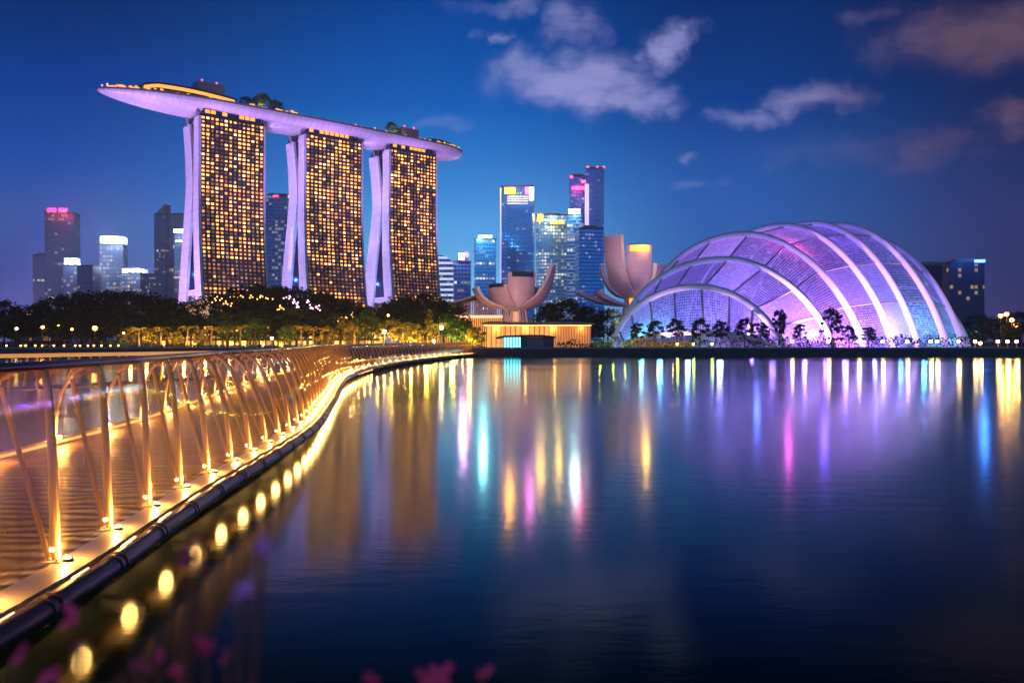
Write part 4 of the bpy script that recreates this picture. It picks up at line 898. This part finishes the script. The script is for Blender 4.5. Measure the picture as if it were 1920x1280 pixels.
for px, py, Y, mt, r, pw_, nm in ((31,616,182,'warmwhite',.30,60,'pale lamp under the trees near the left edge'),(80,613,182,'orange',.34,220,'red-orange lamp below the orange-eaved lodge'),(110,610,184,'orange',.22,60,'small orange lamp right of the lodge'),(135,617,182,'orange',.26,80,'small orange lamp between the lodge and the brightest lamp'),(178,615,180,'orange',.52,420,'brightest orange lamp under the dark trees at left'),
     (232,624,178,'warmwhite',.24,80,'small warm lamp at the left end of the amber arcade'),(466,612,182,'warmwhite',.26,120,'small lamp in front of the green trees below the first tower'),(510,634,170,'warmwhite',.30,200,'low white-hot lamp before the long arcade'),(728,591,176,'orange',.24,40,'small amber lamp above the yellow trees'),(813,639,166,'warmwhite',.26,120,'low pale lamp on the quay behind the far bridge railing'),(828,614,170,'warmwhite',.42,420,'round white lamp among the yellow and green trees')):
    street_lamp(px, py, Y, mt, nm, r, power=pw_, colr=AMBER if mt == 'orange' else WARM)
street_lamp(721, 622, 166, 'warmwhite', 'white globe lamp on a white pole behind the bridge bend', .40, power=380, polem='whitepole')
street_lamp(898, 659, 158.6, 'warmwhite', 'bluish white lamp on the quay at the bridge\'s far end', .22, power=60)
for px in (245, 275, 305, 345, 385, 430, 485, 540, 590, 630, 670): lamp((X(px, 170), 170, 3.2), 2700, (1,.50,.10), .25)
for px in (710, 735, 770, 800, 850, 880): lamp((X(px, 169.5), 169.5, 3.2), 3400, (1,.58,.10), .25)
for px in (1125, 1150, 1172): lamp((X(px, 163.5), 163.5, 1.9), 420, (.9,.9,.12), .2)
for px in (1200, 1232, 1262, 1288): lamp((X(px, 163.5), 163.5, 1.9), 480, (1,.46,.06), .2)
lamp((X(845, 171), 171, 3.0), 1100, (.3,1,.2), .25)
# parked cars and stalls seen as glimmers along the left quay: low path lights
m = MB(); m.tube([(0,0,0), (0,0,.45)], .07, 6); bol = m.mesh('post', M['dark']); m = MB(); m.ball((0,0,.55), .16, 8, 6); bg_ = m.mesh('lamp_globe', M['orange'])
for k, (px, nm) in enumerate([(12,'at the left edge'),(39,'left of the orange-eaved lodge'),(48,'below the lodge\'s left end'),(66,'below the lodge'),(79,'below the lodge\'s right end'),(101,'under the red-signed tower'),(120,'under the low white-crowned block'),(141,'left of the pair under the squat block'),(150,'right of the pair under the squat block'),(165,'under the brightest orange lamp\'s left'),(176,'just under the brightest orange lamp'),(190,'right of the brightest orange lamp'),(207,'under the slim white-crowned tower'),(222,'left of the amber shop arcade')]):
    o = thing('path_light', 'tiny orange path light on the quay '+nm, 'lamp', (X(px, 163), 163, 1.604), 'tiny orange path lights on the left quay')
    inst('post', bol, o.location, o); inst('lamp_globe', bg_, o.location, o)
# palms lit from below
def palm_proto(seed):
    rnd = random.Random(seed); o = thing('palm', '', 'palm', (0,0,0)); OFF[o.name] = Vector(); h = 6.
    m = MB(); m.tube([(0,0,-.2), (.15,0,h*.4), (.05,.1,h*.78)], [.2,.14,.11], 7); m.build('trunk', M['bark'], o)
    m = MB()
    for k in range(17):
        a = 2*PI*k/17+rnd.uniform(-.2,.2); L = rnd.uniform(2.0, 2.8); up = rnd.uniform(.15, 1.25); d = Vector((math.cos(a), math.sin(a), 0)); pts = []
        for i in range(8): t = i/7; pts.append(Vector((.05,.1,h*.78))+d*L*t*math.cos(up*.5)+Vector((0,0,L*(t*math.sin(up)-t*t*.75))))
        for i in range(1, 8):
            dr = (pts[i]-pts[i-1]).normalized(); s = dr.cross(Vector((0,0,1))).normalized()
            for sg in (-1, 1):
                for f in (0, .5): q = pts[i-1].lerp(pts[i], f); e = q+s*sg*.55*(1-.6*i/8)+dr*.28+Vector((0,0,-.22)); m.face([q-dr*.05, q+dr*.07, e])
    m.build('crown', M['leafy'], o); o['proto_h'] = h; o['proto_w'] = 2.6; return o
PROTO['palm'] = palm_proto(3)
for px, top, Y, lab in ((262,608,172,'golden-lit palm left of the arcade, second plant from its left end'),(302,606,173,'golden-lit palm before the arcade just left of the outer hotel fin'),(352,604,172,'golden-lit palm below the gap of the first tower\'s fins'),(398,607,173,'golden-lit palm below the first tower\'s left window edge'),(452,602,173,'golden-lit palm among the green trees below the first tower'),(566,604,172,'golden-lit palm between the long and the short arcade'),(588,609,173,'shorter golden-lit palm at the short arcade\'s left end'),(664,606,172,'golden-lit palm at the short arcade\'s right end'),(757,596,172,'golden-lit palm between the two bright yellow trees'),(824,598,171,'golden-lit palm right of the slender pointed tree')):
    tree_at('palm', px, top, 2.6, Y, lab, 'lit palms along the far bank', cat='palm')
# strings of small bulbs hung in the crowns
BULB = {}
for nm_, c_ in (('pink', (1,.55,.75)), ('amber', (1,.42,.10))):
    m = MB(); m.ball((0,0,0), .17, 6, 5); BULB[nm_] = m.mesh('bulb', glow(nm_+'_bulb', c_, 5))
for pts, kind, n_, lab in (([(532,556),(548,561),(556,570),(560,578)],'pink',16,'string of pink-white bulbs in the dark trees below the middle tower\'s left fin'),([(574,560),(584,572),(592,575),(600,577)],'pink',14,'string of pinkish bulbs in the dark trees below the middle tower\'s right fin'),
    ([(453,557),(474,556),(492,555),(512,557)],'amber',12,'string of amber bulbs in the dark trees below the first tower\'s window wall'),([(520,574),(526,578),(532,583)],'amber',7,'short string of amber bulbs in the dark trees between the first two towers'),([(398,562),(412,558),(424,566),(438,570)],'amber',12,'string of amber bulbs in the dark tree beside the entrance roof'),([(664,590),(645,594),(626,600)],'amber',9,'string of amber bulbs over the orange-lit tree at the short arcade\'s end')):
    rnd = random.Random(n_+int(pts[0][0])); Y = 194; q = [P(x, y, Y) for x, y in pts]; o = thing('light_string', lab, 'string lights', q[0], 'strings of bulbs in the dark trees')
    m = MB(); m.tube(q, .02, 4); m.build('wire', M['dark'], o)
    for i in range(n_):
        k = (i+.5)/n_*(len(q)-1); j = min(int(k), len(q)-2); inst('bulb', BULB[kind], q[j].lerp(q[j+1], k-j)+Vector((rnd.uniform(-.5,.5), rnd.uniform(-1,.3), rnd.uniform(-.7,.5))), o)
# ------------------------------------------------------------------ the glowing footbridge
DZ = .67
EDGE = [(-4.55,-6),(-4.58,-1),(-4.64,4),(-4.78,8),(-5.05,10.5),(-5.30,13),(-5.5,16),(-5.85,20.5),(-6.35,24.5),(-7.05,28.5),(-8.2,35),(-9.9,44),(-11.5,54),(-12.9,67),(-13.6,81),(-13.2,102),(-10.6,134),(-7.4,157.0)]
def catmull(pts, sub=24):
    out = []; q = [Vector(a) for a in pts]; q = [q[0]*2-q[1]]+q+[q[-1]*2-q[-2]]
    for i in range(1, len(q)-2):
        for s in range(sub):
            t = s/sub; out.append(.5*((2*q[i])+(q[i+1]-q[i-1])*t+(2*q[i-1]-5*q[i]+4*q[i+1]-q[i+2])*t*t+(3*q[i]-q[i-1]-3*q[i+1]+q[i+2])*t**3))
    return out+[q[-2]]
class Path:
    def __init__(s, pts):
        s.p = catmull([(x, y, 0) for x, y in pts]); s.l = [0]
        for a, b_ in zip(s.p, s.p[1:]): s.l.append(s.l[-1]+(b_-a).length)
        s.L = s.l[-1]
    def at(s, d):
        d = max(0, min(s.L-1e-4, d)); lo, hi = 0, len(s.l)-1
        while hi-lo > 1:
            mid = (lo+hi)//2
            if s.l[mid] <= d: lo = mid
            else: hi = mid
        f = (d-s.l[lo])/(s.l[hi]-s.l[lo]); t = (s.p[min(hi+1, len(s.p)-1)]-s.p[max(lo-1, 0)]).normalized()
        return s.p[lo].lerp(s.p[hi], f), t, Vector((-t.y, t.x, 0))
    def off(s, d, w, z): p_, t, n_ = s.at(d); q = p_+n_*w; return Vector((q.x, q.y, z))
BR = Path(EDGE)
PROF = [(0,0),(.04,.35),(.09,.7),(.18,1.05),(.30,1.38),(.44,1.68),(.58,1.88),(.75,2.01),(.92,2.05),(1.08,2.02),(1.2,1.94)]
def lean(y): return .14+.86*max(0, min(1, (y-11)/7))**1.3
def prof(d, t):               # point on the rib curve, t 0..1
    k = t*(len(PROF)-1); i = min(int(k), len(PROF)-2); f = k-i; w_, z = (PROF[i][0]+(PROF[i+1][0]-PROF[i][0])*f), (PROF[i][1]+(PROF[i+1][1]-PROF[i][1])*f)
    return BR.off(d, w_*lean(BR.at(d)[0].y), DZ+z)
ds = []; d = 3.0
dA = min(range(len(BR.p)), key=lambda i: abs(BR.p[i].y-8.38) if BR.p[i].x < 0 else 9e9); d = BR.l[dA]; d0 = d
while d > 2: d -= 1.42
while d < BR.L-1:
    ds.append(d); y = BR.at(d)[0].y; d += 1.42 if y < 62 else 2.35
br = thing('footbridge', 'long curving footbridge with a glowing amber arched glass balustrade', 'bridge', (BR.p[0].x, BR.p[0].y, 0))
def strip(lst, dd):           # swept closed section; lst of (w, z)
    return [[BR.off(d, w_, z) for w_, z in lst] for d in dd]
DD = [BR.L*i/400 for i in range(401)]
def sweep(nm, mt, sect, dd=DD, par=br, smooth=False, closed=True):
    m = MB(); rows = strip(sect, dd); m.grid(rows, smooth=smooth, closed=closed)
    if closed: m.face(rows[0]); m.face(rows[-1][::-1])
    return m.build(nm, mt, par)
def deck_mat():
    m = bpy.data.materials.new('bronze_deck_boards'); m.use_nodes = True; t = NT(m.node_tree)
    b = t.n('BsdfPrincipled'); o = t.n('OutputMaterial'); t.t.links.new(b.outputs[0], o.inputs[0]); pos = t.n('NewGeometry').outputs['Position']
    x, y, z = t.sep(pos); wv = t.m('SINE', t.m('ADD', t.m('MULTIPLY', y, 19.), t.m('MULTIPLY', t.noise(pos, .8, 3), 16.)))
    nz = t.noise(t.v('MULTIPLY', pos, (.5,3,1)), 1., 4)
    t.put(b.inputs['Base Color'], t.mix(nz, (.16,.09,.045), (.34,.20,.10))); t.put(b.inputs['Roughness'], t.smooth(nz, .3, .7, .38, .55)); b.inputs['Metallic'].default_value = .25
    bp = t.n('Bump'); bp.inputs['Strength'].default_value = .5; bp.inputs['Distance'].default_value = .02; t.put(bp.inputs['Height'], wv); t.put(b.inputs['Normal'], bp.outputs[0]); return m
steel = pmat('champagne_steel', (.76,.50,.22), .45, .0, var=.06)
DW = 4.7
sweep('deck', deck_mat(), [(-.02,DZ),(-.02,DZ-.10),(DW,DZ-.10),(DW,DZ)])
sweep('girder', M['dark'], [(.25,DZ-.11),(.25,DZ-.45),(DW-.3,DZ-.45),(DW-.3,DZ-.11)])
sweep('ledge', pmat('pale_ledge_plate', (.62,.50,.36), .4, .15, var=.08), [(-.025,DZ+.03),(-.34,DZ+.0),(-.34,DZ-.05),(-.025,DZ-.05)])
m = MB()
m.tube([BR.off(d, -.46, DZ-.13) for d in DD], .125, 10)
for d in ds:
    for e in (-.05, .09): m.tube([BR.off(d+.3+e, -.46, DZ-.13), BR.off(d+.36+e, -.46, DZ-.13)], .14, 10)
m.build('edge_pipe', pmat('dark_edge_pipe', (.10,.075,.065), .38, .5), br)
sweep('kerb', pmat('pale_kerb', (.55,.42,.28), .5), [(DW+.02,DZ-.1),(DW+.02,DZ+.13),(DW-.1,DZ+.13),(DW-.1,DZ+.002)])
sweep('kerb_light', glow('kerb_led_strip', (1.,.60,.22), 1.5), [(DW-.102,DZ+.03),(DW-.102,DZ+.09),(DW-.115,DZ+.09),(DW-.115,DZ+.03)])
# handrails
m = MB(); m.tube([prof(d, .82)+Vector((0,0,.03)) for d in DD if d < BR.L-.5], .055, 10); m.build('handrail', pmat('dark_handrail', (.05,.03,.025), .3, .5), br)
m = MB(); m.tube([BR.off(d, DW-.72, DZ+1.78) for d in DD[::2]], .035, 8); m.build('handrail', steel, br)
# ribs, struts, panes, uplights along the water side
def bridge_glass():
    m = bpy.data.materials.new('bronze_tinted_balustrade_glass'); m.use_nodes = True; t = NT(m.node_tree)
    tp = t.n('BsdfTransparent'); tp.inputs[0].default_value = (.86,.70,.46,1); gl = t.n('BsdfGlossy'); gl.inputs['Roughness'].default_value = .08; gl.inputs[0].default_value = (1,.92,.8,1)
    df = t.n('BsdfDiffuse'); df.inputs[0].default_value = (.80,.56,.26,1); dt = t.n('BsdfTranslucent'); dt.inputs[0].default_value = (.80,.50,.24,1); dm = t.n('MixShader'); dm.inputs[0].default_value = .5; t.t.links.new(df.outputs[0], dm.inputs[1]); t.t.links.new(dt.outputs[0], dm.inputs[2]); lw = t.n('LayerWeight'); lw.inputs[0].default_value = .32
    st = t.noise(t.v('MULTIPLY', t.n('NewGeometry').outputs['Position'], (2.2,2.2,.8)), 1.2, 4)
    m1 = t.n('MixShader'); t.put(m1.inputs[0], t.m('MULTIPLY', st, .46)); t.t.links.new(tp.outputs[0], m1.inputs[1]); t.t.links.new(dm.outputs[0], m1.inputs[2])
    m2 = t.n('MixShader'); t.put(m2.inputs[0], t.m('MULTIPLY', lw.outputs['Fresnel'], .09)); t.t.links.new(m1.outputs[0], m2.inputs[1]); t.t.links.new(gl.outputs[0], m2.inputs[2])
    o = t.n('OutputMaterial'); t.t.links.new(m2.outputs[0], o.inputs[0]); return m
BG = bridge_glass(); cup = pmat('lamp_cup', (.08,.06,.05), .4, .5); lens = glow('uplight_lens', (1.,.60,.24), 22)
TT = [i/12 for i in range(13)]
for i, d in enumerate(ds):
    y = BR.at(d)[0].y; near = y < 40
    pts = [prof(d, t) for t in (TT if near else TT[::2])]
    m = MB(); m.tube(pts, [.054-.02*t/12 for t in range(len(pts))] if near else .045, 8 if near else 5, flat=1.); m.build('rib', steel, br)
    # thin strut leaning back from the rib's foot
    e = min(.8, (d-ds[i-1])*.5) if i else .7
    pts = [prof(d-.13, .02), prof(d-.13-e, .62)]
    m = MB(); m.tube(pts, .027 if near else .018, 6 if near else 4); m.build('strut', steel, br)
    if i:
        m = MB(); seg = 3 if near else 2
        rows = [[prof(ds[i-1]+.04+(d-ds[i-1]-.08)*s/seg, .03+.97*t)-BR.at(d)[2]*.045 for t in TT] for s in range(seg+1)]
        m.grid(rows); m.build('glass_pane', BG, br)
    b0 = BR.off(d, -.12, DZ+.035)
    if near:
        t_, n_ = BR.at(d)[1], BR.at(d)[2]; c = BR.off(d, 0, DZ+.036); m = MB(); m.bar(c-t_*.13, c+t_*.13, .2, .018)
        for a_, e_ in ((-.09,-.06), (.09,-.06), (-.09,.06), (.09,.06)): k_ = c+t_*a_+n_*e_; m.tube([k_, k_+Vector((0,0,.03))], .014, 6)
        m.build('base_plate', steel, br)
    m = MB(); m.tube([b0-Vector((0,0,.03)), b0+Vector((0,0,.02))], [.06,.055], 10 if near else 6, caps=False); u = m.build('uplight', cup, br)
    m = MB(); m.ball(b0+Vector((0,0,.015)), .042, 8, 5, (1,1,.35)); m.build('lens', lens, u)
    if 2 < y < 58: lamp(b0+Vector((0,0,.11)), 20 if y < 30 else 24, (1.,.46,.11), .02); spot(b0+Vector((0,0,.06)), b0+BR.at(d)[2]*.22+Vector((0,0,1.6)), 150, (1.,.46,.11), 60, .8, .02)
    elif y >= 58 and i % 2: lamp(b0+Vector((0,0,.14)), 55, (1.,.46,.12), .03)
# inner posts standing on the kerb
for i, d in enumerate(ds[::2]):
    y = BR.at(d)[0].y; q = BR.off(d, DW-.04, DZ+.13)
    pts = [BR.off(d, DW-.04-w_, DZ+.13+z) for w_, z in ((0,0),(.04,.5),(.14,1.0),(.36,1.45),(.66,1.64))]
    m = MB(); m.tube(pts, .04, 7); m.build('inner_post', steel, br)
    m = MB(); m.ball(q+BR.at(d)[2]*-.12+Vector((0,0,.04)), .045, 6, 5); m.build('inner_uplight', lens, br)
    if 3 < y < 60: lamp(q+BR.at(d)[2]*-.17+Vector((0,0,.12)), 150, (1.,.46,.11), .02)
# unseen glowing balls added under the ledge to make glints on the water
um = MB(); um.ball((0,0,0), .16, 10, 8, (.6,.8,1)); UM = um.mesh('added_glint_ball', glow('added_glint_glow', (1.,.46,.13), 17))
for i, d in enumerate(ds):
    if BR.at(d)[0].y < 75: t_ = BR.at(d)[1]; inst('added_glint_ball', UM, BR.off(d+.15, -.20, DZ-.23), br, (0,0,math.atan2(-t_.x, t_.y)))
# brackets and piles under the edge
for i, d in enumerate(ds):
    if i % 2 == 0 and BR.at(d)[0].y < 130:
        m = MB(); a = BR.off(d+.5, -.3, DZ-.20); b_ = BR.off(d+.5, .9, DZ-.50); m.bar(a, b_, .16, .12); m.build('bracket', M['concrete'], br)
    if i % 4 == 1:
        for w_ in (.7, DW-.8): m = MB(); a = BR.off(d, w_, -1.2); m.tube([a, a+Vector((0,0,1.5))], .2, 10); m.build('pile', M['concrete'], br)
# ------------------------------------------------------------------ second, straight footbridge farther left
B2 = Path([(-33,10),(-30,19),(-27,28),(-23.9,36.4),(-21.5,42.4),(-18.9,48.3),(-17.2,52.6)])
b2 = thing('footbridge', 'farther straight footbridge with a lit orange top rail behind the curved one', 'bridge', (B2.p[0].x, B2.p[0].y, 0))
dd = [B2.L*i/40 for i in range(41)]
def sw2(nm, mt, sect):
    m = MB(); rows = [[B2.off(d, w_, z) for w_, z in sect] for d in dd]; m.grid(rows, smooth=False, closed=True); m.face(rows[0]); m.face(rows[-1][::-1]); return m.build(nm, mt, b2)
sw2('deck', M['concrete'], [(0,DZ),(0,DZ-.3),(3.2,DZ-.3),(3.2,DZ)])
for w_ in (.1, 3.1):
    m = MB(); m.tube([B2.off(d, w_, 2.3) for d in dd], .07, 8); r_ = m.build('top_rail', pmat('orange_lit_rail', (.6,.35,.12), .5, 0, (1.,.42,.08), .55, 0), b2)
    k = 0
    for i in range(int(B2.L/1.5)):
        d = .4+i*1.5; m = MB(); m.bar(B2.off(d, w_, DZ), B2.off(d+(.25 if i % 2 else 0), w_, 2.26), .07); m.build('post', steel, b2)
        if w_ < 1 and i % 2 == 0: lamp(B2.off(d+.2, w_+.2, DZ+.15), 40, (1.,.42,.09), .02)
sw2('kerb_light', glow('orange_kerb_light', (1.,.36,.08), 1.2), [(-.012,DZ-.12),(-.012,DZ-.05),(-.002,DZ-.05),(-.002,DZ-.12)])
for i in range(7):
    for w_ in (.6, 2.6): m = MB(); a = B2.off(2+i*6.4, w_, -1.2); m.tube([a, a+Vector((0,0,1.6))], .2, 8); m.build('pile', M['concrete'], b2)

# polished platform floating between the two bridges
sA = [BR.off(d, DW+.06, 0) for d in DD if -4 < BR.at(d)[0].y < 57]; sB = [B2.off(B2.L*i/20, -.06, 0) for i in range(21)]
m = MB(); n_ = 40
def along(l, f): k = f*(len(l)-1); i = min(int(k), len(l)-2); return l[i].lerp(l[i+1], k-i)
m.grid([[along(sA, i/n_).lerp(along(sB, i/n_), j/8)+Vector((0,0,DZ-.03)) for j in range(9)] for i in range(n_+1)], smooth=False)
m.grid([[along(sA, i/n_).lerp(along(sB, i/n_), j/8)+Vector((0,0,DZ-.33)) for j in range(9)] for i in range(n_+1)], smooth=False, flip=True)
o = m.build('floating_platform', pmat('polished_brown_stone', (.30,.17,.09), .22, var=.15, scale=.7)); tag(o, 'smooth brown polished platform floating between the curved and the straight footbridge', 'platform')
lamp((-.5,-1.4,3.7), 26, (1,.8,.62), .1, 'viewer_fill_light')      # unseen fill light added behind the viewer to brighten the foreground flowers
# ------------------------------------------------------------------ blurred flowering plants right in front of the viewer
M['petal'] = pmat('magenta_petal', (.62,.03,.16), .6, var=.2, scale=20); M['petalp'] = pmat('lilac_petal', (.46,.18,.72), .6, var=.15, scale=20); M['petalr'] = pmat('dark_red_petal', (.30,.03,.10), .6, var=.2, scale=20)
M['stem'] = pmat('reddish_stem', (.10,.03,.025), .8); M['blade'] = leafmat('plant_leaves', (.02,.06,.01), (.10,.14,.02))
def bloom(o, c, r, mt, rnd, n=4):
    m = MB(); ax = Vector((rnd.uniform(-.6,.6), -1+rnd.uniform(-.3,.3), rnd.uniform(0,.9))).normalized(); a = ax.orthogonal().normalized(); b_ = ax.cross(a)
    for k in range(n):
        th = 2*PI*k/n+rnd.uniform(-.55,.55); rr = r; r = rr*rnd.uniform(.55,1.25); d = a*math.cos(th)+b_*math.sin(th); s = ax.cross(d); rows = []
        for t, wd in ((0,.10),(.35,.42),(.7,.5),(1.,.12)): q = c+d*r*t+ax*r*.25*t*t; rows.append([q-s*r*wd*.6, q+ax*r*.05, q+s*r*wd*.6])
        m.grid(rows); r = rr
    m.ball(c+ax*r*.08, r*.16, 6, 5); m.build('flower', M[mt], o)
def plant(label, bx, by, tips, leaves, seed, name='flowering_plant'):
    rnd = random.Random(seed); o = thing(name, label, 'plant', (bx, by, 1.5)); 
    sm = MB(); lf = MB()
    for tip, r, mt in tips:
        c = P(tip[0], tip[1], tip[2]*.92); r *= .7; b_ = Vector((bx+rnd.uniform(-.05,.05), by+rnd.uniform(-.04,.04), 1.35)); mid = b_.lerp(c, .6)+Vector((rnd.uniform(-.03,.03), .03, .04))
        sm.tube([b_, mid, c], [.005,.0035,.002], 5)
        if mt: bloom(o, c, r, mt, rnd)
        for k in range(leaves):
            q = b_.lerp(c, rnd.uniform(.55, .93)); d = Vector((rnd.uniform(-1,1), rnd.uniform(-.4,.4), rnd.uniform(-.1,.8))).normalized(); L = rnd.uniform(.03,.075); s = d.cross(Vector((0,-1,.2))).normalized()*L*.2
            lf.grid([[q-s*.2, q+s*.2], [q+d*L*.45-s, q+d*L*.45+s], [q+d*L-s*.1+Vector((0,0,-.004)), q+d*L+s*.1]])
    sm.build('stem', M['stem'], o); lf.build('foliage', M['blade'], o)
plant('blurred magenta-flowered plant in the bottom left corner of the picture', -.58, .86, [((42,1222,.80),.016,'petal'),((138,1152,.84),.018,'petal'),((95,1262,.8),.016,'petal'),((150,1215,.82),.012,'petalr'),((20,1250,.78),.012,None)], 5, 1)
plant('blurred leafy plant with pink flowers below the bridge reflections, second from left', -.42, .84, [((300,1228,.80),.015,'petal'),((335,1252,.82),.013,'petal'),((265,1248,.8),.014,'petalr'),((230,1265,.78),.01,None),((352,1262,.8),.01,None)], 9, 2)
plant('tall blurred plant with a faint pink flower spray over the bridge reflections', -.36, .70, [((372,1050,.62),.017,'petalr'),((352,1030,.60),.012,'petalr'),((388,1210,.70),.014,'petal'),((490,1022,.60),.014,'petalp'),((455,1106,.62),.012,'petalp')], 2, 3)
plant('blurred reddish shoot with yellow-green leaves left of centre at the bottom', -.27, .84, [((425,1225,.82),.014,'petalr'),((445,1262,.8),.01,None),((470,1272,.8),.01,None)], 8, 4)
plant('blurred plant with a single crimson bloom at bottom centre', -.13, .88, [((693,1272,.84),.014,'petal'),((600,1285,.84),.01,None)], 2, 5)
plant('blurred plant with bright crimson double bloom at bottom, right of centre', -.06, .86, [((825,1262,.82),.020,'petal'),((798,1275,.82),.016,'petal'),((905,1262,.84),.014,'petal')], 2, 6)

# ------------------------------------------------------------------ the hazy night air
m = MB(); m.box(-1650,-70,-2.5,1650,1550,192)
hz = bpy.data.materials.new('night_haze'); hz.use_nodes = True; t = NT(hz.node_tree)
pv = t.n('VolumePrincipled'); pv.inputs['Color'].default_value = (.68,.80,.98,1); pv.inputs['Density'].default_value = .0003; pv.inputs['Anisotropy'].default_value = .25
o_ = t.n('OutputMaterial'); t.t.links.new(pv.outputs[0], o_.inputs['Volume'])
tag(m.build('haze', hz), kind='stuff')
